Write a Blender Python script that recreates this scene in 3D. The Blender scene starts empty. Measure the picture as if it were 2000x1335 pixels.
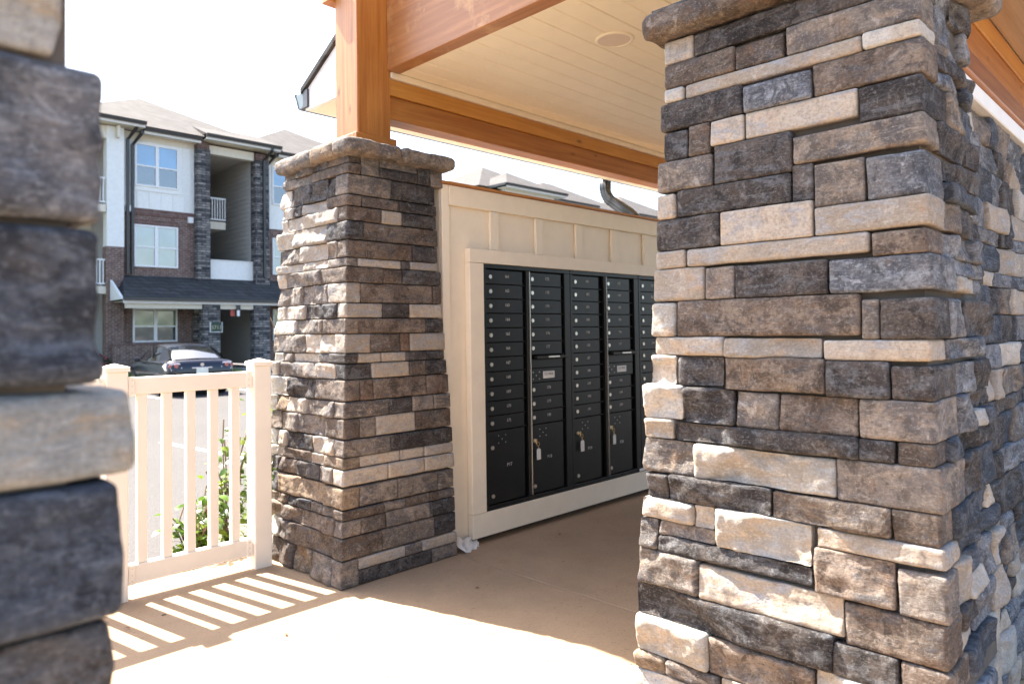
import bpy, math, random
import numpy as np
from mathutils import Vector, Matrix

# ------------------------------------------------------------------ camera, light, exposure
scene = bpy.context.scene
COL = scene.collection
R = math.radians
cam_data = bpy.data.cameras.new('camera')
cam = bpy.data.objects.new('camera', cam_data)
COL.objects.link(cam)
yaw, pitch, roll = R(44.8041), R(1.52829), R(-0.8541)
f0 = Vector((math.cos(yaw), math.sin(yaw), 0)); r0 = Vector((math.sin(yaw), -math.cos(yaw), 0)); u0 = Vector((0, 0, 1))
fwd = f0 * math.cos(pitch) + u0 * math.sin(pitch)
u1 = u0 * math.cos(pitch) - f0 * math.sin(pitch)
rgt = r0 * math.cos(roll) + u1 * math.sin(roll)
upv = u1 * math.cos(roll) - r0 * math.sin(roll)
m = Matrix.Identity(4)
for i in range(3):
    m[i][0] = rgt[i]; m[i][1] = upv[i]; m[i][2] = -fwd[i]
m[2][3] = 1.25
cam.matrix_world = m
cam_data.sensor_width = 36.0
cam_data.lens = 1390.075 / 2000 * 36
cam_data.shift_y = -(667.5 - 609.92) / 2000
cam_data.clip_start = 0.05
cam_data.clip_end = 600
cam_data.dof.use_dof = True
cam_data.dof.focus_distance = 2.8
cam_data.dof.aperture_fstop = 4.0
scene.camera = cam

SUN_EL, SUN_AZ = R(54.2), R(11.0)          # azimuth measured from +Y towards -X
world = bpy.data.worlds.new('World'); scene.world = world; world.use_nodes = True
wn = world.node_tree
sky = wn.nodes.new('ShaderNodeTexSky'); sky.sky_type = 'NISHITA'; sky.sun_disc = False
sky.sun_elevation = SUN_EL; sky.sun_rotation = -SUN_AZ
sky.air_density = 1.0; sky.dust_density = 3.0; sky.ozone_density = 1.0
bg = wn.nodes['Background']; bg.inputs['Strength'].default_value = 0.115
wn.links.new(sky.outputs['Color'], bg.inputs['Color'])
sun_data = bpy.data.lights.new('sun', 'SUN'); sun_data.energy = 5.0; sun_data.angle = R(0.53); sun_data.color = (1.0, 0.94, 0.85)
sun = bpy.data.objects.new('sun', sun_data); COL.objects.link(sun)
sd = Vector((-math.sin(SUN_AZ) * math.cos(SUN_EL), math.cos(SUN_AZ) * math.cos(SUN_EL), math.sin(SUN_EL)))
sun.rotation_euler = sd.to_track_quat('Z', 'Y').to_euler()
sun.location = (0, 0, 30)
vs = scene.view_settings
vs.view_transform = 'Standard'; vs.look = 'None'; vs.gamma = 1.0; vs.use_curve_mapping = False
vs.exposure = 2.32
scene.render.engine = 'CYCLES'
scene.cycles.max_bounces = 10
scene.cycles.diffuse_bounces = 7

rng = random.Random(7)

# ------------------------------------------------------------------ noise
def _hash(ix, iy, iz, s):
    h = (ix * 374761393 + iy * 668265263 + iz * 2147483647 + s * 144665) & 0xFFFFFFFF
    h = ((h ^ (h >> 13)) * 1274126177) & 0xFFFFFFFF
    h = ((h ^ (h >> 15)) * 2246822519) & 0xFFFFFFFF
    return ((h ^ (h >> 16)) & 0xFFFF) / 32767.5 - 1.0
def vnoise(p, s=0):
    f = np.floor(p); t = p - f; t = t * t * (3 - 2 * t); i = f.astype(np.int64) & 0xFFFF
    r = 0
    for a in (0, 1):
        for b in (0, 1):
            for c in (0, 1):
                w = (t[:, 0] if a else 1 - t[:, 0]) * (t[:, 1] if b else 1 - t[:, 1]) * (t[:, 2] if c else 1 - t[:, 2])
                r = r + w * _hash(i[:, 0] + a, i[:, 1] + b, i[:, 2] + c, s)
    return r
def fbm(p, o=3, s=0):
    r = 0; a = 1.0
    for k in range(o):
        r = r + a * vnoise(p * (2 ** k), s + k * 17); a *= 0.5
    return r

# ------------------------------------------------------------------ materials
MAT = {}
class NT:
    def __init__(self, name):
        self.m = bpy.data.materials.new(name); self.m.use_nodes = True
        self.n = self.m.node_tree.nodes; self.l = self.m.node_tree.links
        self.b = self.n['Principled BSDF']
    def node(self, t, **kw):
        x = self.n.new(t)
        for k, v in kw.items():
            if k in x.inputs.keys(): x.inputs[k].default_value = v
            else: setattr(x, k, v)
        return x
    def link(self, a, b): self.l.new(a, b)
    def coords(self, scale=(1, 1, 1), rnd=True):
        tc = self.node('ShaderNodeTexCoord')
        mp = self.node('ShaderNodeMapping'); mp.inputs['Scale'].default_value = scale
        self.link(tc.outputs['Object'], mp.inputs['Vector'])
        if rnd:
            oi = self.node('ShaderNodeObjectInfo')
            mu = self.node('ShaderNodeMath', operation='MULTIPLY'); mu.inputs[1].default_value = 97.0
            self.link(oi.outputs['Random'], mu.inputs[0]); self.link(mu.outputs[0], mp.inputs['Location'])
        return mp.outputs['Vector']
    def noise(self, vec, scale, detail=4, rough=0.55, dist=0.0):
        x = self.node('ShaderNodeTexNoise'); x.inputs['Scale'].default_value = scale
        x.inputs['Detail'].default_value = detail; x.inputs['Roughness'].default_value = rough; x.inputs['Distortion'].default_value = dist
        self.link(vec, x.inputs['Vector']); return x.outputs['Fac']
    def ramp(self, fac, stops):
        x = self.node('ShaderNodeValToRGB'); e = x.color_ramp.elements
        while len(e) < len(stops): e.new(0.5)
        for k, (p, c) in enumerate(stops):
            e[k].position = p; e[k].color = (*c, 1) if len(c) == 3 else c
        self.link(fac, x.inputs['Fac']); return x.outputs['Color']
    def mix(self, fac, a, b, mode='MIX'):
        x = self.node('ShaderNodeMix', data_type='RGBA', blend_type=mode)
        for s, v in ((0, fac), (6, a), (7, b)):
            if isinstance(v, (int, float)): x.inputs[s].default_value = v
            elif isinstance(v, tuple): x.inputs[s].default_value = (*v, 1)
            else: self.link(v, x.inputs[s])
        return x.outputs[2]
    def bump(self, h, strength, dist, prev=None):
        x = self.node('ShaderNodeBump'); x.inputs['Strength'].default_value = strength; x.inputs['Distance'].default_value = dist
        self.link(h, x.inputs['Height'])
        if prev is not None: self.link(prev, x.inputs['Normal'])
        return x.outputs['Normal']
    def out(self, color=None, rough=None, normal=None, metal=None, spec=None):
        for k, v in (('Base Color', color), ('Roughness', rough), ('Normal', normal), ('Metallic', metal), ('Specular IOR Level', spec)):
            if v is None: continue
            if isinstance(v, (int, float)): self.b.inputs[k].default_value = v
            elif isinstance(v, tuple): self.b.inputs[k].default_value = (*v, 1)
            else: self.link(v, self.b.inputs[k])
        return self.m

def plain(name, c, rough=0.6, metal=0.0, var=0.06, bump=0.0, spec=0.5, scale=9.0):
    t = NT(name); v = t.coords()
    n = t.noise(v, scale, 5)
    d = tuple(max(0, x * (1 - var * 2)) for x in c); u = tuple(min(1, x * (1 + var)) for x in c)
    col = t.ramp(n, [(0.3, d), (0.7, u)])
    nr = t.bump(t.noise(v, 140, 3), bump, 0.002) if bump else None
    MAT[name] = t.out(col, rough, nr, metal, spec); return MAT[name]

def stone_mat(name, base, alt, vein, edge, rough=0.85):
    lt = base[0] > .3; dk = .62 if lt else .40; ds = .5 if lt else .8
    t = NT(name); v = t.coords(); vs_ = t.coords((2.6, 2.6, 8.0)); vt = t.coords((10.0, 10.0, 42.0))
    big = t.noise(v, 7.0, 5, 0.62); streak = t.noise(vs_, 3.0, 6, 0.68, 1.2); hair = t.noise(vt, 3.0, 5, 0.7, 2.2)
    fine = t.noise(v, 125.0, 4, 0.75); mid = t.noise(v, 42, 8, 0.72); big2 = t.noise(v, 11.0, 6, 0.7)
    c = t.mix(t.ramp(big, [(0.43, (0, 0, 0)), (0.57, (1, 1, 1))]), base, alt)
    oi = t.node('ShaderNodeObjectInfo')
    hv = t.node('ShaderNodeHueSaturation'); t.link(c, hv.inputs['Color'])
    mr = t.node('ShaderNodeMapRange'); mr.inputs['To Min'].default_value = 0.68; mr.inputs['To Max'].default_value = 1.22
    t.link(oi.outputs['Random'], mr.inputs['Value']); t.link(mr.outputs[0], hv.inputs['Value'])
    c = hv.outputs['Color']
    c = t.mix(t.ramp(streak, [(0.50, (0, 0, 0)), (0.62, (.8, .8, .8))]), c, vein)
    c = t.mix(t.ramp(big2, [(0.54, (0, 0, 0)), (0.66, (.5, .5, .5))]), c, tuple(min(1, x) for x in (base[0] * 1.25, base[1] * .92, base[2] * .62)))
    soot = t.noise(v, 15.0, 8, 0.72, .6)
    c = t.mix(t.ramp(soot, [(0.40, (ds, ds, ds)), (0.48, (0, 0, 0))]), c, tuple(x * dk for x in base))
    c = t.mix(t.ramp(soot, [(0.57, (0, 0, 0)), (0.66, (.55, .55, .55))]), c, edge)
    c = t.mix(t.ramp(mid, [(0.34, (ds, ds, ds)), (0.45, (0, 0, 0))]), c, tuple(x * dk for x in base))
    c = t.mix(t.ramp(hair, [(0.36, (.4, .4, .4)), (0.46, (0, 0, 0))]), c, tuple(x * 0.5 for x in base))
    c = t.mix(t.ramp(hair, [(0.55, (0, 0, 0)), (0.66, (.4, .4, .4))]), c, edge)
    c = t.mix(t.ramp(fine, [(0.36, (.45, .45, .45)), (0.48, (0, 0, 0))]), c, tuple(x * 0.45 for x in base))
    c = t.mix(t.ramp(fine, [(0.56, (0, 0, 0)), (0.68, (.45, .45, .45))]), c, edge)
    geo = t.node('ShaderNodeNewGeometry')
    c = t.mix(t.ramp(geo.outputs['Pointiness'], [(0.56, (0, 0, 0)), (0.68, (.4, .4, .4))]), c, edge)
    n1 = t.bump(streak, 0.55, 0.010); n2 = t.bump(mid, 0.75, 0.006, n1); n25 = t.bump(hair, .6, .003, n2); n3 = t.bump(fine, 0.7, 0.0016, n25)
    MAT[name] = t.out(c, rough, n3, None, 0.25)
stone_mat('stone_light', (.385, .33, .275), (.41, .34, .265), (.29, .30, .32), (.54, .50, .45))
stone_mat('stone_white', (.46, .425, .38), (.39, .335, .27), (.36, .37, .38), (.62, .60, .56))
stone_mat('stone_dark', (.040, .035, .035), (.090, .074, .064), (.115, .12, .13), (.25, .24, .235))
stone_mat('stone_sky_tint', (.047, .055, .071), (.075, .083, .10), (.12, .135, .16), (.21, .225, .25))  # blue tint of the skylight put into this stone colour
stone_mat('stone_brown', (.118, .087, .068), (.21, .163, .128), (.075, .076, .084), (.36, .32, .28))
stone_mat('stone_mid', (.205, .172, .147), (.095, .088, .090), (.29, .23, .175), (.46, .42, .38))
stone_mat('stone_grey', (.10, .108, .128), (.19, .185, .188), (.26, .28, .31), (.42, .435, .46))
stone_mat('stone_tan', (.25, .18, .12), (.19, .15, .12), (.33, .25, .17), (.50, .44, .36))
stone_mat('stone_rust', (.145, .090, .065), (.11, .09, .08), (.20, .14, .10), (.32, .27, .22))
KIND = dict(L='stone_light', W='stone_white', D='stone_dark', B='stone_brown', M='stone_mid', G='stone_grey', S='stone_sky_tint', T='stone_tan', R='stone_rust')
stone_mat('stone_cream', (.33, .335, .32), (.42, .41, .38), (.33, .26, .18), (.50, .50, .48))
KIND['C'] = 'stone_cream'
plain('mortar', (.11, .095, .08), 0.95, var=.2, bump=.4)

def wood_mat(name, axis, a, b, dark, knots=True, blotch=None):
    t = NT(name)
    sc = [38, 38, 38]; sc[axis] = 1.6
    v = t.coords(tuple(sc)); v2 = t.coords()
    g = t.noise(v, 1.0, 6, 0.65); big = t.noise(v2, 2.2, 3); c = t.ramp(g, [(0.30, dark), (0.46, a), (0.66, b)])
    c = t.mix(t.ramp(big, [(0.4, (0, 0, 0)), (0.7, (.45, .45, .45))]), c, dark)
    if blotch:
        bl = t.noise(v2, 5.0, 6, 0.7); c = t.mix(t.ramp(bl, [(0.53, (0, 0, 0)), (0.66, (.6, .6, .6))]), c, blotch)
    if knots:
        sk = [7, 7, 7]; sk[axis] = 3.2
        vv = t.coords(tuple(sk)); vo = t.node('ShaderNodeTexVoronoi'); vo.inputs['Scale'].default_value = 1.0
        t.link(vv, vo.inputs['Vector'])
        c = t.mix(t.ramp(vo.outputs['Distance'], [(0.03, (.85, .85, .85)), (0.13, (0, 0, 0))]), c, (dark[0] * .25, dark[1] * .22, dark[2] * .2))
    nr = t.bump(g, 0.45, 0.002)
    MAT[name] = t.out(c, 0.42, nr, None, 0.6)
for ax, nm in enumerate('xyz'):
    wood_mat('cedar_' + nm, ax, (.40, .150, .028), (.51, .22, .050), (.30, .100, .018))
wood_mat('cedar_pine', 0, (.54, .24, .042), (.62, .30, .06), (.43, .17, .026))
wood_mat('cedar_stained', 1, (.35, .150, .050), (.44, .20, .068), (.30, .12, .038), knots=False, blotch=(.58, .34, .14))
wood_mat('plywood', 0, (.46, .32, .19), (.54, .39, .24), (.40, .27, .15), knots=False)

plain('vinyl', (.90, .82, .70), 0.42, var=.015)
plain('cream_paint', (.87, .765, .60), 0.55, var=.025, bump=.08)
plain('ceiling_paint', (.89, .80, .62), 0.45, var=.02)
plain('fascia_white', (.80, .79, .77), 0.5, var=.02)
plain('black_metal', (.009, .0095, .009), 0.36, var=.2, bump=.05, spec=.38)
plain('black_gap', (.004, .004, .004), 0.6, var=.1, spec=.1)
plain('aluminium', (.62, .61, .58), 0.30, 0.9, var=.05)
plain('lock_metal', (.72, .69, .62), 0.28, 0.85, var=.1)
plain('number_print', (.55, .54, .50), 0.6, var=.05)
plain('label_white', (.78, .76, .70), 0.5, var=.03)
plain('label_ink', (.06, .06, .06), 0.6)
plain('brass', (.60, .42, .18), 0.3, 0.9, var=.1)
plain('gutter_metal', (.028, .028, .027), 0.35, var=.15, spec=.6)
plain('plastic_film', (.70, .68, .64), 0.25, var=.05, bump=.3)
plain('fixture_white', (.72, .60, .50), 0.5, var=.02)
plain('gutter_cap', (.17, .23, .26), .6)
plain('flashing', (.03, .03, .03), 0.4)

def concrete():
    t = NT('concrete'); v = t.coords(rnd=False)
    big = t.noise(v, 0.9, 5, .6); mid = t.noise(v, 5, 5, .65); fine = t.noise(v, 120, 4, .7); sp = t.noise(v, 42, 4, .7); st = t.noise(v, 2.3, 6, .7)
    c = t.ramp(big, [(0.3, (.335, .232, .143)), (0.7, (.40, .284, .180))])
    c = t.mix(t.ramp(mid, [(0.42, (0, 0, 0)), (0.70, (.4, .4, .4))]), c, (.26, .185, .12))
    c = t.mix(t.ramp(st, [(0.58, (0, 0, 0)), (0.70, (.45, .45, .45))]), c, (.29, .16, .09))
    c = t.mix(t.ramp(sp, [(0.28, (.7, .7, .7)), (0.38, (0, 0, 0))]), c, (.12, .088, .062))
    c = t.mix(t.ramp(fine, [(0.3, (.5, .5, .5)), (0.5, (0, 0, 0))]), c, (.17, .122, .082))
    nr = t.bump(fine, 0.25, 0.0012)
    MAT['concrete'] = t.out(c, 0.82, t.bump(mid, .15, .003, nr), None, .3)
concrete()
def asphalt():
    t = NT('asphalt'); v = t.coords(rnd=False)
    fine = t.noise(v, 95, 3, .8); big = t.noise(v, .35, 4); md = t.noise(v, 3.5, 5, .7)
    c = t.ramp(fine, [(0.34, (.035, .032, .031)), (0.5, (.070, .065, .062)), (0.66, (.125, .116, .11))])
    c = t.mix(t.ramp(big, [(0.4, (0, 0, 0)), (0.65, (.35, .35, .35))]), c, (.088, .081, .077))
    c = t.mix(t.ramp(md, [(0.3, (.3, .3, .3)), (0.5, (0, 0, 0))]), c, (.07, .065, .06))
    MAT['asphalt'] = t.out(c, 0.9, t.bump(fine, .6, .004), None, .2)
asphalt()
plain('road_paint', (.78, .78, .76), .7, var=.08)
plain('kerb_concrete', (.42, .40, .37), .85, var=.1, bump=.3)
plain('mulch', (.13, .105, .085), .95, var=.35, bump=.9, scale=30)
plain('grass_soil', (.075, .13, .03), .95, var=.3, bump=.5, scale=12)
def leaf_mat(name, a, b):
    t = NT(name); v = t.coords(); oi = t.node('ShaderNodeObjectInfo')
    c = t.ramp(oi.outputs['Random'], [(0.1, a), (0.9, b)])
    c = t.mix(t.ramp(t.noise(v, 30, 3), [(0.4, (0, 0, 0)), (0.7, (.4, .4, .4))]), c, tuple(x * .6 for x in a))
    t.b.inputs['Subsurface Weight'].default_value = 0.0
    tr = t.node('ShaderNodeBsdfTranslucent'); t.link(c, tr.inputs['Color'])
    ms = t.node('ShaderNodeMixShader'); ms.inputs[0].default_value = .35
    o = t.n['Material Output']; t.out(c, .42, None, None, .5)
    t.link(t.b.outputs[0], ms.inputs[1]); t.link(tr.outputs[0], ms.inputs[2]); t.link(ms.outputs[0], o.inputs['Surface'])
    MAT[name] = t.m
leaf_mat('leaf_green', (.06, .13, .015), (.13, .22, .025))
leaf_mat('leaf_lime', (.14, .22, .02), (.24, .30, .03))
leaf_mat('leaf_dark', (.03, .055, .02), (.05, .085, .03))
plain('petal_red', (.20, .03, .04), .6)
plain('twig', (.16, .11, .07), .8)

def bricks(name, a, b, mort, sx, sz, bw, bh, mo, squash=1.0, extra=None):
    t = NT(name)
    tc = t.node('ShaderNodeTexCoord'); sep = t.node('ShaderNodeSeparateXYZ'); t.link(tc.outputs['Object'], sep.inputs[0])
    ad = t.node('ShaderNodeMath', operation='ADD'); t.link(sep.outputs['X'], ad.inputs[0]); t.link(sep.outputs['Y'], ad.inputs[1])
    cb = t.node('ShaderNodeCombineXYZ'); t.link(ad.outputs[0], cb.inputs['X']); t.link(sep.outputs['Z'], cb.inputs['Y'])
    br = t.node('ShaderNodeTexBrick'); br.inputs['Scale'].default_value = 1.0
    br.inputs['Brick Width'].default_value = bw; br.inputs['Row Height'].default_value = bh; br.inputs['Mortar Size'].default_value = mo
    br.inputs['Color1'].default_value = (*a, 1); br.inputs['Color2'].default_value = (*b, 1); br.inputs['Mortar'].default_value = (*mort, 1)
    br.inputs['Bias'].default_value = 0.0; br.offset = 0.5
    t.link(cb.outputs[0], br.inputs['Vector'])
    n = t.noise(cb.outputs[0], 4.0, 5, .7)
    c = t.mix(t.ramp(n, [(0.35, (.6, .6, .6)), (0.6, (0, 0, 0))]), br.outputs['Color'], tuple(x * .55 for x in a))
    if extra:
        mp = t.node('ShaderNodeMapping'); mp.inputs['Scale'].default_value = (3.2, 10.5, 1); t.link(cb.outputs[0], mp.inputs['Vector'])
        vo = t.node('ShaderNodeTexVoronoi'); vo.inputs['Scale'].default_value = 1; t.link(mp.outputs[0], vo.inputs['Vector'])
        sp = t.node('ShaderNodeSeparateColor'); t.link(vo.outputs['Color'], sp.inputs[0])
        c = t.mix(t.ramp(sp.outputs[0], [(0.0, (0, 0, 0)), (0.55, (0, 0, 0)), (0.62, (.9, .9, .9))]), c, extra)
    iv = t.node('ShaderNodeMath', operation='SUBTRACT'); iv.inputs[0].default_value = 1.0; t.link(br.outputs['Fac'], iv.inputs[1])
    MAT[name] = t.out(c, .9, t.bump(iv.outputs[0], .6, .02), None, .2)
bricks('brick_wall', (.15, .088, .07), (.23, .135, .105), (.34, .31, .285), 1, 1, .215, .075, .010)
bricks('soldier_brick', (.125, .062, .05), (.18, .09, .07), (.26, .23, .21), 1, 1, .075, .24, .010)
bricks('ledgestone', (.05, .052, .06), (.36, .335, .31), (.02, .02, .02), 1, 1, .34, .10, .010)
bricks('shingle_light', (.092, .083, .077), (.125, .113, .105), (.066, .058, .054), 1, 1, .30, .14, .012)
bricks('shingle_dark', (.052, .052, .053), (.082, .081, .081), (.033, .033, .034), 1, 1, .30, .14, .012)
plain('siding_white', (.80, .80, .76), .6, var=.03)
plain('siding_grey', (.50, .48, .44), .6, var=.04)
plain('trim_cream', (.68, .62, .50), .55, var=.03)
plain('trim_white', (.80, .80, .78), .5, var=.02)
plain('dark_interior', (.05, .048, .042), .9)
plain('porch_ceiling', (.50, .47, .41), .8)
def glass_mat(name, c, rough=.04, wob=0.25):
    t = NT(name); v = t.coords(rnd=True)
    n = t.noise(v, .9, 3)
    col = t.ramp(n, [(.35, tuple(x * .7 for x in c)), (.65, c)])
    MAT[name] = t.out(col, rough, t.bump(t.noise(v, .7, 2), wob, .05), None, 1.0)
    t.b.inputs['IOR'].default_value = 1.9
glass_mat('pane_painted_sky', (.04, .20, .40)); glass_mat('pane_teal', (.03, .055, .07)); glass_mat('pane_pale', (.22, .27, .25)); glass_mat('pane_green', (.18, .27, .16))  # the blue upper panes have the reflected sky put into their colour
glass_mat('car_glass', (.012, .014, .016), .03, .02)
def carpaint():
    t = NT('car_paint'); t.out((.004, .006, .016), .25, None, .0, .5)
    t.b.inputs['Coat Weight'].default_value = .35; t.b.inputs['Coat Roughness'].default_value = .04; MAT['car_paint'] = t.m
carpaint()
plain('tyre', (.02, .02, .02), .85); plain('chrome', (.75, .75, .76), .12, 1.0, var=.02)
plain('lamp_red', (.42, .14, .12), .15); plain('lamp_clear', (.75, .65, .62), .12)
plain('plate_cream', (.72, .74, .66), .5); plain('sign_green', (.025, .05, .035), .5); plain('sign_gold', (.55, .50, .28), .5)
plain('sign_red', (.50, .09, .06), .5)
plain('car_black', (.02, .02, .022), .5)

# ------------------------------------------------------------------ object helpers
def link(name, mesh, parent=None, loc=None):
    o = bpy.data.objects.new(name, mesh); COL.objects.link(o)
    if loc is not None: o.location = loc
    if parent is not None: o.parent = parent
    return o
def thing(name, label, cat, loc=(0, 0, 0), group=None):
    o = bpy.data.objects.new(name, None); COL.objects.link(o); o.empty_display_size = .1
    o.location = loc; o['label'] = label; o['category'] = cat
    if group: o['group'] = group
    return o
def tag(o, label, cat, group=None):
    o['label'] = label; o['category'] = cat
    if group: o['group'] = group
    return o
def struct(o): o['kind'] = 'structure'; return o
class MB:
    def __init__(self): self.v = []; self.f = []
    def box(self, x0, x1, y0, y1, z0, z1, bev=0.0):
        if bev > 0:
            return self.bbox(x0, x1, y0, y1, z0, z1, bev)
        b = len(self.v)
        self.v += [(x, y, z) for x in (x0, x1) for y in (y0, y1) for z in (z0, z1)]
        self.f += [tuple(b + i for i in q) for q in ((0, 1, 3, 2), (4, 6, 7, 5), (0, 4, 5, 1), (2, 3, 7, 6), (0, 2, 6, 4), (1, 5, 7, 3))]
        return self
    def bbox(self, x0, x1, y0, y1, z0, z1, r):
        # chamfered box: 24 vertices
        r = min(r, (x1 - x0) * .45, (y1 - y0) * .45, (z1 - z0) * .45)
        lo = (x0, y0, z0); hi = (x1, y1, z1); idx = {}
        b = len(self.v)
        for sx in (0, 1):
            for sy in (0, 1):
                for sz in (0, 1):
                    s = (sx, sy, sz)
                    for ax in range(3):
                        p = [(hi[i] if s[i] else lo[i]) for i in range(3)]
                        for i in range(3):
                            if i != ax: p[i] += (-r if s[i] else r)
                        idx[(s, ax)] = len(self.v); self.v.append(tuple(p))
        def key(s, ax): return idx[(s, ax)]
        for ax in range(3):
            o1, o2 = [i for i in range(3) if i != ax]
            for side in (0, 1):
                q = []
                for a, c in ((0, 0), (1, 0), (1, 1), (0, 1)):
                    s = [0, 0, 0]; s[ax] = side; s[o1] = a; s[o2] = c; q.append(key(tuple(s), ax))
                flip = (side == 0) ^ (ax == 1)
                self.f.append(tuple(q[::-1]) if flip else tuple(q))
        for ax in range(3):           # edge chamfers along ax
            o1, o2 = [i for i in range(3) if i != ax]
            for a in (0, 1):
                for c in (0, 1):
                    s0 = [0, 0, 0]; s0[o1] = a; s0[o2] = c; s1 = list(s0); s1[ax] = 1
                    q = (key(tuple(s0), o1), key(tuple(s1), o1), key(tuple(s1), o2), key(tuple(s0), o2))
                    self.f.append(q)
        for s in [(i, j, k) for i in (0, 1) for j in (0, 1) for k in (0, 1)]:
            self.f.append((key(s, 0), key(s, 1), key(s, 2)))
        return self
    def prism(self, pts, axis, a, b_):
        # pts: 2-D outline; extruded along axis from a to b_
        n = len(pts); b = len(self.v)
        for t in (a, b_):
            for p in pts:
                q = [p[0], p[1]]; q.insert(axis, t); self.v.append(tuple(q))
        self.f.append(tuple(b + i for i in range(n))[::-1]); self.f.append(tuple(b + n + i for i in range(n)))
        for i in range(n):
            j = (i + 1) % n; self.f.append((b + i, b + j, b + n + j, b + n + i))
        return self
    def cyl(self, c, axis, r, h, n=20, r2=None):
        r2 = r if r2 is None else r2
        b = len(self.v)
        for t, rr in ((0, r), (h, r2)):
            for i in range(n):
                a = 2 * math.pi * i / n; q = [rr * math.cos(a), rr * math.sin(a)]; q.insert(axis, t)
                self.v.append((c[0] + q[0], c[1] + q[1], c[2] + q[2]))
        self.f.append(tuple(b + i for i in range(n))[::-1]); self.f.append(tuple(b + n + i for i in range(n)))
        for i in range(n):
            j = (i + 1) % n; self.f.append((b + i, b + j, b + n + j, b + n + i))
        return self
    def tube(self, path, prof):
        # sweep closed 2-D profile along a list of points (frames kept upright with X as side vector)
        n = len(prof); b = len(self.v); P = [Vector(p) for p in path]
        for i, p in enumerate(P):
            d = (P[min(i + 1, len(P) - 1)] - P[max(i - 1, 0)]).normalized()
            s = Vector((1, 0, 0)); s = (s - d * s.dot(d)).normalized(); u = s.cross(d)
            for a, c in prof: self.v.append(tuple(p + s * a + u * c))
        for i in range(len(P) - 1):
            for k in range(n):
                j = (k + 1) % n
                self.f.append((b + i * n + k, b + i * n + j, b + (i + 1) * n + j, b + (i + 1) * n + k))
        self.f.append(tuple(b + k for k in range(n))[::-1]); self.f.append(tuple(b + (len(P) - 1) * n + k for k in range(n)))
        return self
    def mesh(self, name, mat, center=None, smooth=False):
        me = bpy.data.meshes.new(name)
        v = self.v if center is None else [(x - center[0], y - center[1], z - center[2]) for x, y, z in self.v]
        me.from_pydata(v, [], self.f); me.materials.append(MAT[mat] if isinstance(mat, str) else mat)
        import bmesh
        bm = bmesh.new(); bm.from_mesh(me); bmesh.ops.recalc_face_normals(bm, faces=bm.faces); bm.to_mesh(me); bm.free()
        if smooth: me.polygons.foreach_set('use_smooth', [True] * len(me.polygons))
        me.update(); return me
    def obj(self, name, mat, parent=None, smooth=False):
        c = np.array(self.v); c = (c.min(0) + c.max(0)) / 2; c = tuple(float(t) for t in c)
        me = self.mesh(name, mat, c, smooth)
        pl = parent.matrix_world_loc if False else (Vector(parent['_o']) if parent is not None and '_o' in parent else Vector((0, 0, 0)))
        o = link(name, me, parent, Vector(c) - pl); return o
def world_loc(o):
    v = Vector(o.location)
    while o.parent is not None:
        o = o.parent; v += Vector(o.location)
    return v
def put(mb, name, mat, parent=None, smooth=False):
    c = np.array(mb.v); c = (c.min(0) + c.max(0)) / 2; c = Vector([float(t) for t in c])
    me = mb.mesh(name, mat, tuple(c), smooth)
    pl = world_loc(parent) if parent is not None else Vector((0, 0, 0))
    return link(name, me, parent, c - pl)
def box(name, mat, parent, x0, x1, y0, y1, z0, z1, bev=0.003): return put(MB().box(x0, x1, y0, y1, z0, z1, bev), name, mat, parent)

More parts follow.
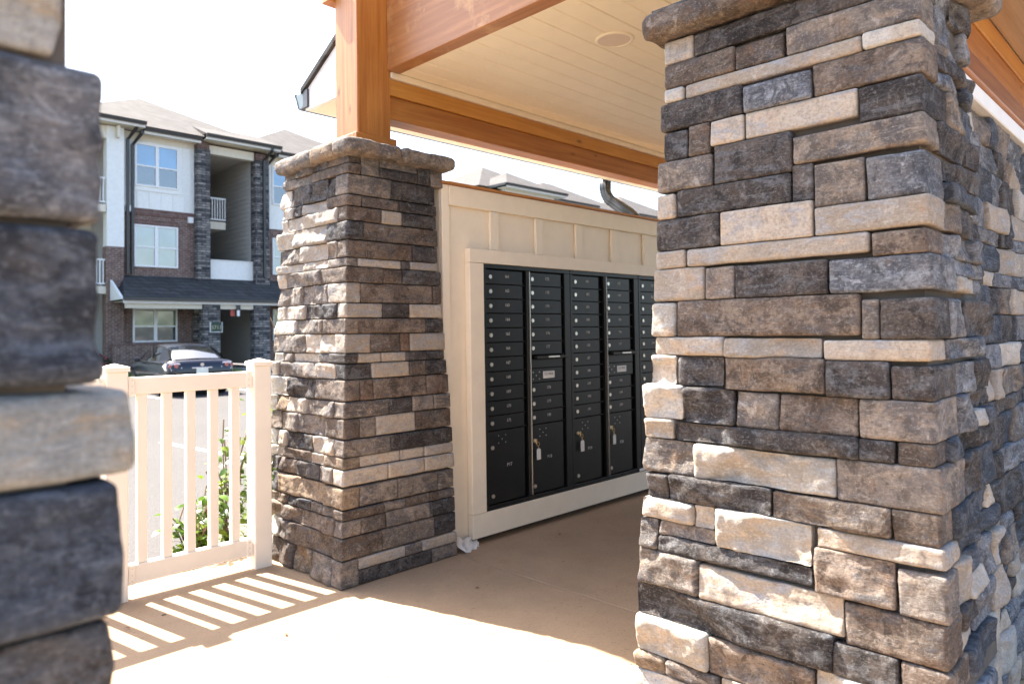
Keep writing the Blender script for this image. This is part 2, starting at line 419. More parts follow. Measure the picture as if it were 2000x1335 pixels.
# stone tables: y from, y to (None = pillar corner), z from, z to, kind
RIGHT_FRONT = [[1.225,1.121,2.091,2.157,"L"],
 [1.117,0.604,2.099,2.15,"D"],
 [1.223,0.985,2.005,2.081,"B"],
 [0.984,0.838,2.005,2.072,"B"],
 [0.834,None,2.006,2.083,"M"],
 [1.221,1.153,1.956,2.002,"W"],
 [1.15,0.632,1.954,2.002,"L"],
 [0.628,None,1.957,2.001,"W"],
 [1.236,0.96,1.874,1.957,"D"],
 [0.956,0.761,1.871,1.946,"G"],
 [0.758,None,1.875,1.957,"B"],
 [1.225,1.139,1.785,1.864,"D"],
 [1.135,1.063,1.783,1.869,"B"],
 [1.061,0.955,1.802,1.867,"L"],
 [0.952,0.643,1.797,1.867,"L"],
 [0.64,None,1.79,1.863,"D"],
 [1.247,1.056,1.678,1.773,"M"],
 [1.051,0.817,1.68,1.791,"D"],
 [0.813,None,1.696,1.769,"M"],
 [1.247,1.182,1.6,1.67,"L"],
 [1.179,0.821,1.603,1.676,"D"],
 [0.818,0.759,1.593,1.692,"D"],
 [0.757,0.628,1.571,1.683,"M"],
 [0.625,None,1.569,1.677,"G"],
 [1.253,1.034,1.498,1.592,"D"],
 [1.031,0.761,1.497,1.591,"L"],
 [0.758,None,1.496,1.567,"L"],
 [1.255,1.148,1.443,1.493,"L"],
 [1.143,0.62,1.443,1.491,"L"],
 [0.615,None,1.436,1.485,"B"],
 [1.264,1.083,1.337,1.437,"L"],
 [1.079,0.986,1.337,1.43,"M"],
 [0.985,0.724,1.333,1.429,"D"],
 [0.721,None,1.33,1.424,"G"],
 [1.27,1.183,1.231,1.331,"W"],
 [1.179,0.645,1.23,1.335,"B"],
 [0.642,0.6,1.224,1.319,"M"],
 [0.599,None,1.222,1.317,"D"],
 [1.26,1.021,1.174,1.227,"L"],
 [1.017,0.74,1.173,1.222,"L"],
 [0.738,None,1.168,1.216,"L"],
 [1.275,1.181,1.086,1.169,"W"],
 [1.177,1.023,1.087,1.168,"D"],
 [1.019,0.736,1.075,1.167,"B"],
 [0.733,0.578,1.082,1.163,"D"],
 [0.576,None,1.081,1.153,"D"],
 [1.298,1.156,0.979,1.079,"W"],
 [1.152,0.988,0.971,1.074,"D"],
 [0.985,0.86,0.972,1.071,"M"],
 [0.857,0.653,0.975,1.069,"B"],
 [0.651,None,0.974,1.069,"M"],
 [1.296,1.188,0.921,0.974,"L"],
 [1.184,0.654,0.911,0.97,"D"],
 [0.652,0.569,0.926,0.969,"D"],
 [0.566,None,0.919,0.969,"B"],
 [1.299,1.118,0.809,0.913,"M"],
 [1.115,0.71,0.813,0.91,"W"],
 [0.708,None,0.817,0.914,"M"],
 [1.286,1.208,0.733,0.806,"D"],
 [1.204,0.882,0.733,0.81,"D"],
 [0.88,0.582,0.739,0.806,"B"],
 [0.58,None,0.733,0.807,"B"],
 [1.305,1.12,0.672,0.73,"L"],
 [1.117,1.05,0.681,0.733,"L"],
 [1.045,0.771,0.629,0.733,"W"],
 [0.765,None,0.683,0.73,"L"],
 [1.312,1.243,0.58,0.666,"M"],
 [1.239,1.052,0.627,0.667,"M"],
 [1.239,0.771,0.579,0.621,"D"],
 [0.766,0.571,0.574,0.679,"B"],
 [0.568,None,0.57,0.667,"M"],
 [1.316,1.104,0.472,0.573,"M"],
 [1.1,0.693,0.467,0.563,"L"],
 [0.692,None,0.469,0.556,"B"],
 [1.323,0.723,0.376,0.466,"D"],
 [0.723,0.569,0.38,0.451,"D"],
 [0.566,None,0.383,0.449,"B"],
 [1.321,1.077,0.26,0.368,"W"],
 [1.074,0.773,0.261,0.362,"B"],
 [0.771,0.571,0.308,0.368,"W"],
 [1.323,1.217,0.21,0.254,"T"],
 [1.213,1.041,0.214,0.256,"B"],
 [1.036,0.774,0.216,0.259,"L"],
 [1.322,1.041,0.131,0.204,"W"]]
MIDDLE_COURSES = [[2.13,2.184,[[2.061,"B"],[2.178,"M"],[2.43,"M"],[2.521,"D"],[2.611,"M"]],[[3.33,"B"],[3.495,"D"],[3.819,"M"]]],
 [2.074,2.129,[[2.059,"B"],[2.177,"M"],[2.428,"D"],[2.519,"D"],[2.608,"M"]],[[3.497,"L"],[3.815,"M"]]],
 [1.968,2.072,[[2.243,"M"],[2.552,"D"]],[[3.251,"G"],[3.332,"D"],[3.502,"D"],[3.73,"D"],[3.839,"W"]]],
 [1.907,1.965,[[2.063,"B"],[2.301,"B"],[2.557,"D"]],[[3.326,"M"],[3.59,"L"],[3.694,"D"],[3.82,"W"]]],
 [1.83,1.904,[[2.182,"B"],[2.315,"L"],[2.554,"D"]],[[3.216,"W"],[3.76,"L"],[3.839,"W"]]],
 [1.733,1.828,[[2.065,"D"],[2.562,"B"]],[[3.321,"W"],[3.677,"L"],[3.87,"L"]]],
 [1.641,1.73,[[2.378,"B"],[2.558,"D"]],[[3.215,"W"],[3.31,"M"],[3.583,"L"],[3.856,"M"]]],
 [1.594,1.64,[[2.032,"M"],[2.306,"L"],[2.361,"D"],[2.559,"L"]],[[3.305,"L"],[3.545,"L"],[3.838,"L"]]],
 [1.513,1.593,[[2.185,"B"],[2.311,"B"],[2.575,"D"]],[[3.368,"L"],[3.748,"M"],[3.839,"L"]]],
 [1.409,1.512,[[2.043,"L"],[2.516,"B"],[2.575,"B"]],[[3.295,"L"],[3.567,"M"],[3.844,"M"]]],
 [1.332,1.407,[[2.172,"L"],[2.349,"D"],[2.575,"L"]],[[3.2,"W"],[3.532,"D"],[3.751,"L"],[3.848,"W"]]],
 [1.252,1.329,[[2.451,"B"],[2.583,"D"]],[[3.34,"D"],[3.616,"M"],[3.854,"W"]]],
 [1.152,1.25,[[2.094,"L"],[2.282,"B"],[2.346,"R"],[2.594,"L"]],[[3.208,"L"],[3.349,"L"],[3.487,"L"],[3.878,"M"]]],
 [1.101,1.15,[[2.014,"D"],[2.158,"L"],[2.313,"L"],[2.459,"D"],[2.587,"D"]],[[3.349,"D"],[3.621,"L"],[3.744,"M"],[3.859,"W"]]],
 [1.02,1.099,[[2.095,"D"],[2.334,"L"],[2.446,"B"],[2.596,"D"]],[[3.195,"W"],[3.371,"L"],[3.799,"M"],[3.885,"L"]]],
 [0.911,1.017,[[2.022,"B"],[2.102,"R"],[2.449,"B"],[2.607,"R"]],[[3.39,"M"],[3.666,"D"],[3.883,"W"]]],
 [0.827,0.908,[[2.197,"M"],[2.351,"D"],[2.496,"M"],[2.618,"M"]],[[3.197,"W"],[3.469,"M"],[3.676,"L"],[3.807,"T"],[3.875,"W"]]],
 [0.724,0.825,[[2.013,"B"],[2.111,"M"],[2.368,"L"],[2.618,"B"]],[[3.275,"W"],[3.555,"M"],[3.74,"M"],[3.867,"B"]]],
 [0.634,0.719,[[2.201,"M"],[2.621,"D"]],[[3.19,"G"],[3.391,"L"],[3.679,"D"],[3.798,"L"],[3.865,"W"]]],
 [0.577,0.633,[[2.011,"T"],[2.261,"L"],[2.421,"L"],[2.622,"L"]],[[3.279,"L"],[3.392,"L"],[3.691,"B"],[3.853,"L"]]],
 [0.495,0.574,[[2.18,"L"],[2.419,"L"],[2.627,"L"]],[[3.18,"L"],[3.325,"M"],[3.537,"D"],[3.738,"B"],[3.854,"D"]]],
 [0.383,0.485,[[2.003,"T"],[2.241,"M"],[2.511,"M"],[2.626,"M"]],[[3.267,"T"],[3.748,"T"],[3.839,"D"]]],
 [0.329,0.378,[[2.148,"B"],[2.292,"M"],[2.451,"B"],[2.512,"B"],[2.627,"M"]],[[3.159,"D"],[3.4,"M"],[3.524,"D"],[3.653,"D"],[3.832,"T"]]],
 [0.246,0.327,[[2.004,"M"],[2.162,"B"],[2.448,"M"],[2.628,"D"]],[[3.15,"M"],[3.683,"B"],[3.82,"T"]]],
 [0.138,0.243,[[2.136,"B"],[2.48,"M"],[2.631,"D"]],[[3.163,"B"],[3.623,"B"],[3.728,"M"],[3.812,"W"]]],
 [-0.001,0.133,[[1.983,"M"],[2.275,"L"],[2.387,"M"],[2.633,"L"]],[[3.16,"M"],[3.369,"M"],[3.546,"T"],[3.802,"B"]]]]

# ------------------------------------------------------------------ stones
_seed = [11]
def stone(parent, x0, x1, y0, y1, z0, z1, kind, cell=.012, r=.009, amp=.0035, name='stone', tilt=None, faces='xXyYzZ', anis=True, facet=0.0, wave=0.0, face='x'):
    """a split stone: gridded, round-edged box pushed about by noise; lists which sides to keep"""
    _seed[0] += 1; s = _seed[0]
    hx, hy, hz = (x1 - x0) / 2, (y1 - y0) / 2, (z1 - z0) / 2
    c = np.array([(x0 + x1) / 2, (y0 + y1) / 2, (z0 + z1) / 2])
    n = [max(2, min(60, int(round(2 * h / cell)))) for h in (hx, hy, hz)]
    H = np.array([hx, hy, hz])
    idx = {}; V = []; F = []
    def vid(i, j, k):
        q = (i, j, k)
        if q not in idx: idx[q] = len(V); V.append(q)
        return idx[q]
    def quad(a, b, cc, d): F.append((vid(*a), vid(*b), vid(*cc), vid(*d)))
    for ch in faces:
        ax = 'xyz'.index(ch.lower()); side = n[ax] if ch.isupper() else 0
        o1, o2 = [(1, 2), (2, 0), (0, 1)][ax]
        for a in range(n[o1]):
            for b in range(n[o2]):
                q = []
                for da, db in ((0, 0), (1, 0), (1, 1), (0, 1)):
                    p = [0, 0, 0]; p[ax] = side; p[o1] = a + da; p[o2] = b + db; q.append(tuple(p))
                if not ch.isupper(): q = q[::-1]
                quad(*q)
    P = np.array(V, float) / np.array(n) * 2 - 1
    P = P * H
    rr = np.minimum(r * .62, H * .8)
    inner = np.clip(P, -(H - rr), H - rr)
    d = P - inner; L = np.linalg.norm(d / rr, axis=1); L = np.where(L < 1e-6, 1, L)
    Nn = d / rr / L[:, None]
    P = inner + Nn * rr
    W = P + c
    q = W * np.array([1, 1, 1.0])
    rough = fbm(q * 16, 3, s % 7) * .55 + fbm(q * np.array([20, 20, 60]), 2, 5 + s % 3) * (.35 if anis else .1)
    rid = (1 - np.abs(fbm(q * 24, 2, 31))) ** 2 - .45
    disp = amp * (rough + rid * .9)
    ln = np.linalg.norm(Nn, axis=1)
    flat = ln < .5
    Nf = Nn.copy()
    lo = fbm(q * 5.5, 2, s)
    Nf = Nf * np.array({'x': (1, .25, .12), 'y': (.25, 1, .12), 'xy': (1, 1, .12), 'z': (1, 1, 1)}[face])
    P = P + Nf * disp[:, None] * 1.0 + Nf * (lo * amp * .9)[:, None]
    if wave > 0:
        P = P + Nf * (wave * (fbm(q * np.array([8, 8, 13]) + s * 3.1, 2, 9)))[:, None]
    if facet > 0:
        u = q[:, 0] + q[:, 1]; rs = random.Random(s * 13 + 5); h = None
        uc, ul = u.mean(), max(.02, (u.max() - u.min()) / 2)
        for _ in range(2 + int(ul / .035)):
            pu = uc + rs.uniform(-1, 1) * ul; pz = c[2] + rs.uniform(-1, 1) * hz
            g_ = rs.uniform(-.34, .34) * (u - pu) + rs.uniform(-.5, .5) * (q[:, 2] - pz)
            h = g_ if h is None else (np.maximum(h, g_) if rs.random() < .6 else np.minimum(h, g_ + .006))
        h = np.clip(h - np.median(h), -facet, facet)
        P = P + Nf * h[:, None]
    # wobbly arrises
    wob = np.stack([fbm(q * 13 + 7, 2, 3), fbm(q * 13 + 19, 2, 4), fbm(q * 13 + 31, 2, 5)], 1)
    edge = np.clip(1 - (H - np.abs(P)) / .03, 0, 1).max(1)
    P = P + wob * (.0008 + .16 * amp) * edge[:, None]
    if tilt is not None:       # lean faces with the batter of the pillar (dx/dz, dy/dz)
        P[:, 0] += P[:, 2] * tilt[0]; P[:, 1] += P[:, 2] * tilt[1]
    me = bpy.data.meshes.new(name); me.from_pydata([tuple(map(float, p)) for p in P], [], F)
    me.materials.append(MAT[KIND[kind]]); me.polygons.foreach_set('use_smooth', [True] * len(F)); me.update()
    pl = world_loc(parent)
    return link(name, me, parent, Vector([float(t) for t in c]) - pl)

# ================================================================== GROUND
def lot_z(y): return -.12 - .26 * min(1, max(0, (y - 3.95) / 8.05))
struct(put(MB().prism([(3.95, -.6), (3.95, -.12), (12, -.38), (260, -.38), (260, -.6)], 0, -150, 220), 'parking_lot', 'asphalt'))
struct(put(MB().box(-150, 220, -150, 3.945, -.42, -.130), 'ground', 'asphalt'))
pv = MB()
SLABS = [(-6, 2.631, -7.0, 3.94), (2.637, 8.2, 1.2, 3.94), (2.636, 8.2, -7.0, 1.196)]
for i, (a, b, c, d) in enumerate(SLABS):
    o = put(MB().box(a, b, c, d, -.12, 0, .003), 'pavement_slab', 'concrete'); struct(o)

# ================================================================== MIDDLE STONE PILLAR
MX, MXK, MY, MYK = 1.888, .048, 3.075, .03
pm = thing('stone_pillar', 'whole ledgestone pillar carrying the orange timber post, at the end of the white fence', 'pillar', (2.26, 3.41, 0), 'ledgestone pillars')
core = MB()
def taper_core(x0, x1, y0, y1, tx0, tx1, ty0, ty1, h):
    b = MB(); b.v = [(x0, y0, 0), (x1, y0, 0), (x1, y1, 0), (x0, y1, 0), (tx0, ty0, h), (tx1, ty0, h), (tx1, ty1, h), (tx0, ty1, h)]
    b.f = [(0, 3, 2, 1), (4, 5, 6, 7), (0, 1, 5, 4), (1, 2, 6, 5), (2, 3, 7, 6), (3, 0, 4, 7)]; return b
put(taper_core(MX + .026, 2.605, MY + .026, 3.74, MX + MXK * 2.17 + .026, 2.545, MY + MYK * 2.17 + .026, 3.68, 2.17), 'mortar_core', 'mortar', pm)
def jit(a=.005): return rng.uniform(-a, a)
G = .0018
for ci, (z0, z1, RR, LL) in enumerate(MIDDLE_COURSES):
    z0 = max(z0, .001); zm = (z0 + z1) / 2
    xf = MX + MXK * zm; yf = MY + MYK * zm
    # corner stone spans both faces
    x1 = RR[0][0]; y1 = LL[0][0]
    d = jit(.004)
    stone(pm, xf - .006 + d, x1 - G, yf - .004 + d, y1 - G, z0 + .001, z1 - .001, RR[0][1], .010, .008, .0038, wave=.0035, face='xy', tilt=(MXK, MYK), faces='xXyYzZ')
    px = x1
    for x2, k in RR[1:]:
        zz0 = z0
        if ci == 0 and abs(px - 2.061) < .01: zz0 = 2.074            # one tall stone through two courses
        if ci == 1 and abs(px - 2.059) < .01: px = x2; continue
        if ci == 0 and k in 'DM' and x2 > 2.45: zz0 = 2.074
        if ci == 1 and x2 > 2.43: px = x2; continue
        if ci == 25: zz0 = .076
        stone(pm, px + G, x2 - G, yf - .002 + jit(), yf + .07, zz0 + .001, z1 - .001, k, .012, .008, .0026, face='y', tilt=(0, MYK), faces='xXyzZ')
        px = x2
    if ci == 25:                                                     # lower strip of the split bottom course
        for a_, b_, k_ in ((x1, 2.20, 'D'), (2.20, 2.452, 'D'), (2.452, 2.633, 'M')): stone(pm, a_ + G, b_ - G, yf - .004, yf + .07, .001, .073, k_, .012, .008, .0026, face='y', tilt=(0, MYK), faces='xXyzZ')
    py = y1
    for y2, k in LL[1:]:
        stone(pm, xf - .002 + jit(.006), xf + .07, py + G, y2 - G, z0 + .001, z1 - .001, k, .008, .008, .0055, facet=.012, tilt=(MXK, 0), faces='xyYzZ')
        py = y2
    # far faces, seen only from the side
    a = LL[-1][0]; bx = RR[-1][0]
    x = xf + .07
    while x < bx - .05:
        w = min(rng.uniform(.12, .3), bx - x)
        stone(pm, x + G, x + w - G, 3.71 - MYK * zm, 3.775 - MYK * zm + jit(), z0 + .001, z1 - .001, rng.choice('LMDBMD'), .03, .01, .006, faces='xXYzZ'); x += w
    y = yf + .07
    while y < 3.70:
        w = min(rng.uniform(.12, .3), 3.72 - y)
        stone(pm, bx - .07, bx + jit(), y + G, y + w - G, z0 + .001, z1 - .001, rng.choice('LMDBMD'), .03, .01, .006, faces='XyYzZ'); y += w

def cap(parent, x0, x1, y0, y1, z0, z1, cutsx, cutsy, kinds, cell=.012):
    """bullnose cap ring: -Y side pieces cut at cutsx, -X side pieces cut at cutsy, far sides plain"""
    w = .16; k = iter(kinds)
    xs = [x0] + cutsx + [x1]; ys = [y0 + w] + cutsy + [y1]
    for a, b in zip(xs, xs[1:]): stone(parent, a + .001, b - .001, y0, y0 + w - .001, z0, z1, next(k), cell, .050, .0035, 'cap_stone', faces='xXyYzZ', face='z')
    for a, b in zip(ys, ys[1:]): stone(parent, x0, x0 + w, a + .001, b - .001, z0, z1, next(k), cell, .050, .0035, 'cap_stone', faces='xyYXzZ', face='z')
    stone(parent, x0 + w + .002, x1, y1 - w, y1, z0, z1, 'M', cell * 2, .034, .006, 'cap_stone')
    stone(parent, x1 - w, x1, y0 + w + .002, y1 - w - .002, z0, z1, 'M', cell * 2, .034, .006, 'cap_stone')
    put(MB().box(x0 + .09, x1 - .09, y0 + .09, y1 - .09, z0 + .006, z1 - .004), 'cap_bed', 'mortar', parent)
cap(pm, 1.925, 2.655, 3.055, 3.83, 2.165, 2.246, [2.28], [3.44], 'MMTM')

# ================================================================== RIGHT STONE PILLAR
RX, RK = 1.852, .038
def RYc(z): return .455 + .020 * z
pr = thing('stone_pillar', 'large ledgestone pillar cut off by the right edge, its corner towards the camera', 'pillar', (2.2, .86, 0), 'ledgestone pillars')
XB0, XBK = 2.50, -.04
put(taper_core(RX + .028, XB0 - .02, .48, 1.29, RX + RK * 2.17 + .028, XB0 + XBK * 2.17 - .02, .52, 1.20, 2.17), 'mortar_core', 'mortar', pr)
rows = list(RIGHT_FRONT) + [[.60, None, 2.092, 2.157, 'D'],
        [1.325, 1.13, .068, .128, 'D'], [1.127, .86, .068, .213, 'M'], [.857, .64, .072, .213, 'B'], [.636, None, .135, .300, 'M'],
        [1.039, .86, .130, .131, 'B'][:0] or [1.330, 1.16, .001, .065, 'B'], [1.157, .90, .001, .065, 'L'], [.897, .60, .001, .069, 'D'], [.597, None, .001, .131, 'G']]
# close the courses: let each stone sit on the ones below it
for a in rows:
    top = [b[3] for b in rows if b is not a and b[3] < a[2] + .02 and b[3] > a[2] - .035 and (b[1] or .45) < a[0] - .01 and b[0] > (a[1] or .45) + .01]
    if top: a[2] = max(top)
corner = []
for (ya, yb, z0, z1, k) in rows:
    zm = (z0 + z1) / 2; xf = RX + RK * zm; d = jit(.005)
    low = zm < 1.25 and ya > .75
    amp = {'W': .0065, 'L': .0036}.get(k, .0050) if low else {'W': .004, 'L': .0016}.get(k, .0024)
    if k == 'W' and zm > 1.3: amp = .002
    left = ya > 1.14
    wv = .0065 if low else (.003 if zm < 1.3 else .0012); fc = (.012 if k in 'WDT' else .008) if low else 0
    if yb is None:
        yc = RYc(zm); xr = xf + rng.choice([.10, .13, .17, .21])
        if k in 'LW': xr = xf + .12
        corner.append((z0, z1, xr, k))
        stone(pr, xf - .004 + d, xr, yc + jit(.006), ya - G * .6, z0 + .0008, z1 - .0008, k, .0075, .010, amp, wave=max(wv, .003), face='xy', tilt=(RK, .02), faces='xXyYzZ')
    else:
        x2 = xf + (.16 if left else .075)
        stone(pr, xf - .002 + d, x2, yb + G * .6, ya - G * .6, z0 + .0008, z1 - .0008, k, .0075, .008 if not left else .013, amp, wave=wv, facet=fc, tilt=(RK, 0), faces='xyYzZ' if not left else 'xXyYzZ')
for (z0, z1, xr, k) in corner:
    zm = (z0 + z1) / 2; yc = RYc(zm); xb = XB0 + XBK * zm; x = xr
    while x < xb - .03:
        w = rng.uniform(.12, .30)
        if xb - (x + w) < .07: w = xb - x
        kk = rng.choice('DGSGDGSMLDSWW')
        zs = [(z0, z1)] if (z1 - z0) < .085 or rng.random() < .6 else [(z0, z0 + (z1 - z0) * .48), (z0 + (z1 - z0) * .5, z1)]
        for a, b in zs:
            stone(pr, x + G * .5, x + w - G * .5, yc + .004 + rng.uniform(-.012, .012), yc + .09, a + .001, b - .001, kk, .009, .006, .004, facet=.011, face='y', tilt=(0, .02), faces='xXyzZ'); kk = rng.choice('DGSGSGD')
        x += w
    # hidden back side towards the parking lot, coarse
    x = RX + RK * zm + .165
    while x < xb - .03:
        w = min(rng.uniform(.12, .28), xb - x)
        stone(pr, x + G, x + w - G, 1.20 - .05 * zm, 1.305 - .05 * zm + jit(), z0 + .001, z1 - .001, rng.choice('LMDBMD'), .03, .01, .006, faces='xXYzZ'); x += w
cap(pr, 1.868, 2.53, .425, 1.275, 2.160, 2.245, [2.2], [.85], 'MMMB', .010)
put(MB().box(1.90, 2.50, .47, 1.245, 2.247, 2.253), 'flashing', 'flashing', pr)

# ================================================================== LEFT FOREGROUND PILLAR
pl_ = thing('stone_pillar', 'blurred pillar of big blue-grey stones close to the camera at the left edge', 'pillar', (-.12, 1.1, 0), 'ledgestone pillars')
put(MB().box(-.52, .178, .765, 1.44, 0, 2.17), 'mortar_core', 'mortar', pl_)
LP = [(.905, .984, .215, 'D'), (.990, 1.114, .222, 'S'), (1.118, 1.200, .236, 'C'), (1.207, 1.352, .203, 'S'), (1.358, 1.502, .208, 'G'), (1.508, 1.62, .172, 'C'),
      (.80, .90, .21, 'B'), (.66, .795, .215, 'M'), (.58, .655, .22, 'L'), (.43, .575, .215, 'D'), (.30, .425, .22, 'M'), (.16, .295, .22, 'D'), (.001, .155, .22, 'B'),
      (1.625, 1.72, .19, 'M'), (1.725, 1.87, .19, 'D'), (1.875, 1.96, .18, 'L'), (1.965, 2.16, .18, 'D')]
for (z0, z1, xr, k) in LP:
    xa = xr - rng.uniform(.30, .42); vis = .85 < (z0 + z1) / 2 < 1.65
    g_ = stone(pl_, xa, xr, .742 + jit(.006), 1.05, z0, z1, k, .008 if vis else .02, .020, .0030, wave=.005, facet=.0035, face='xy', faces='xXyYzZ')
    x = xa
    while x > -.55:
        w = rng.uniform(.18, .34); stone(pl_, x - w + .003, x - .003, .745 + jit(.006), .82, z0, z1, rng.choice('DGMDLB'), .02, .012, .006); x -= w
    y = 1.053
    while y < 1.46:
        w = min(rng.uniform(.16, .3), 1.47 - y); stone(pl_, .12, .195 + jit(.006), y + .003, y + w - .003, z0, z1, rng.choice('DGMDLB'), .02, .012, .006); y += w
    x = .12
    while x > -.5:
        w = rng.uniform(.2, .34); stone(pl_, x - w + .003, x - .003, 1.40, 1.47 + jit(.006), z0, z1, rng.choice('DGMDLB'), .035, .012, .006); x -= w
cap(pl_, -.60, .25, .69, 1.52, 2.165, 2.246, [-.2], [1.1], 'MMMM', .02)

# ================================================================== STONE WALL behind right pillar
sw = thing('stone_wall', 'grey ledgestone wall running on behind the big right pillar under a white ledge', 'wall', (3.6, .74, 0))
put(taper_core(2.50, 5.30, .555, .84, 2.50, 5.30, .665, .84, 2.06), 'mortar_core', 'mortar', sw)
z = .001
while z < 2.055:
    h = rng.choice([.055, .075, .09, .105, .125]); h = min(h, 2.058 - z)
    if 2.058 - (z + h) < .04: h = 2.058 - z
    x = 2.48 - rng.uniform(0, .15)
    while x < 5.3:
        w = rng.uniform(.13, .34); near = x < 4.1
        stone(sw, x + G, min(x + w, 5.3) - G, .518 + .052 * (z + h / 2) + rng.uniform(-.011, .011), .60 + .055 * (z + h / 2), z + .001, z + h - .002, rng.choice('DGSDGLSGWMWGDSL'), .012 if near else .04, .006, .004, facet=.010, face='y', faces='xXyzZ')
        x += w
    z += h
box('ledge_trim', 'trim_white', sw, 2.46, 5.32, .60, .86, 2.062, 2.125, .004)
box('ledge_cap', 'cedar_x', sw, 2.46, 5.32, .59, .87, 2.127, 2.142, .003)

# ================================================================== PANELLED WALL AND MAILBOXES
pw = thing('panelled_wall', 'cream board-and-batten wall that holds the black mailboxes', 'wall', (4.8, 3.2, 0))
box('wall_panel', 'cream_paint', pw, 2.606, 7.2, 3.166, 3.30, .035, 2.104, .002)
box('corner_board', 'cream_paint', pw, 2.606, 2.660, 3.142, 3.163, .037, 2.104, .003)
box('top_rail', 'cream_paint', pw, 2.662, 7.2, 3.140, 3.163, 1.988, 2.104, .003)
xs = [2.988 + .409 * i for i in range(10)]
for x in xs: box('batten', 'cream_paint', pw, x, x + .072, 3.1425, 3.163, 1.747, 1.985, .003)
box('frame_head', 'cream_paint', pw, 2.792, 7.2, 3.118, 3.1635, 1.662, 1.744, .003)
box('frame_stile', 'cream_paint', pw, 2.792, 2.905, 3.118, 3.1635, .182, 1.660, .003)
box('frame_sill', 'cream_paint', pw, 2.792, 7.2, 3.118, 3.1635, .040, .180, .003)
box('wall_cap', 'cedar_x', pw, 2.60, 7.2, 3.125, 3.315, 2.106, 2.121, .002)
put(MB().box(2.66, 7.2, 3.20, 3.28, 0, .034), 'base_plate', 'mortar', pw)

TXT = {}
def text_mesh(s, size, mat, key=None):
    k = (s, size, mat)
    if k not in TXT:
        cu = bpy.data.curves.new('number', 'FONT'); cu.body = s; cu.size = size; cu.align_x = 'CENTER'; cu.align_y = 'CENTER'; cu.extrude = .0002
        cu.resolution_u = 2; ob = bpy.data.objects.new('number', cu)
        me = bpy.data.meshes.new_from_object(ob); me.materials.clear(); me.materials.append(MAT[mat]); bpy.data.objects.remove(ob); TXT[k] = me
    return TXT[k]
def text(s, size, mat, parent, x, y, z, name='number', rot=(R(90), 0, 0)):
    o = link(name, text_mesh(s, size, mat), parent, Vector((x, y, z)) - world_loc(parent)); o.rotation_euler = rot; return o

lockm = MB().cyl((0, -.006, 0), 1, .0125, .008, 18).box(-.002, .002, -.0068, -.0058, -.006, .006).mesh('lock', 'lock_metal')
screwm = MB().cyl((0, -.002, 0), 1, .0035, .004, 8).mesh('screw', 'aluminium')
YD = 3.128                                   # door faces
def door(parent, x0, x1, z0, z1, num, name='mailbox_door', lock=True, lz=None):
    d = box(name, 'black_metal', parent, x0, x1, YD, YD + .016, z0 + .0022, z1 - .0022, .0016)
    if lock: link('lock', lockm, d, Vector((x0 + .032, YD, lz or (z0 + z1) / 2)) - world_loc(d))
    if num: text(num, .027, 'number_print', d, (x0 + x1) / 2 + .02, YD - .0006, (z0 + z1) / 2 + (.006 if lock else 0))
    return d
RT, RH = 1.628, .0886
def dots(d, x, z):
    for dx, dz in ((0, 0), (-.03, .022), (.03, .022), (-.03, -.022), (.03, -.022)):
        link('screw', screwm, d, Vector((x + dx, YD, z + dz)) - world_loc(d))
def parcel(cab, x0, x1, num, ztop):
    d = door(cab, x0, x1, .215, ztop, None, 'parcel_door', False)
    for lz in (ztop - .10, .262): link('lock', lockm, d, Vector((x0 + .032, YD, lz)) - world_loc(d))
    dots(d, x0 + .115, ztop - .055)
    text(num, .030, 'number_print', d, (x0 + x1) / 2 + .02, YD - .0006, (ztop + .215) / 2 - .0)
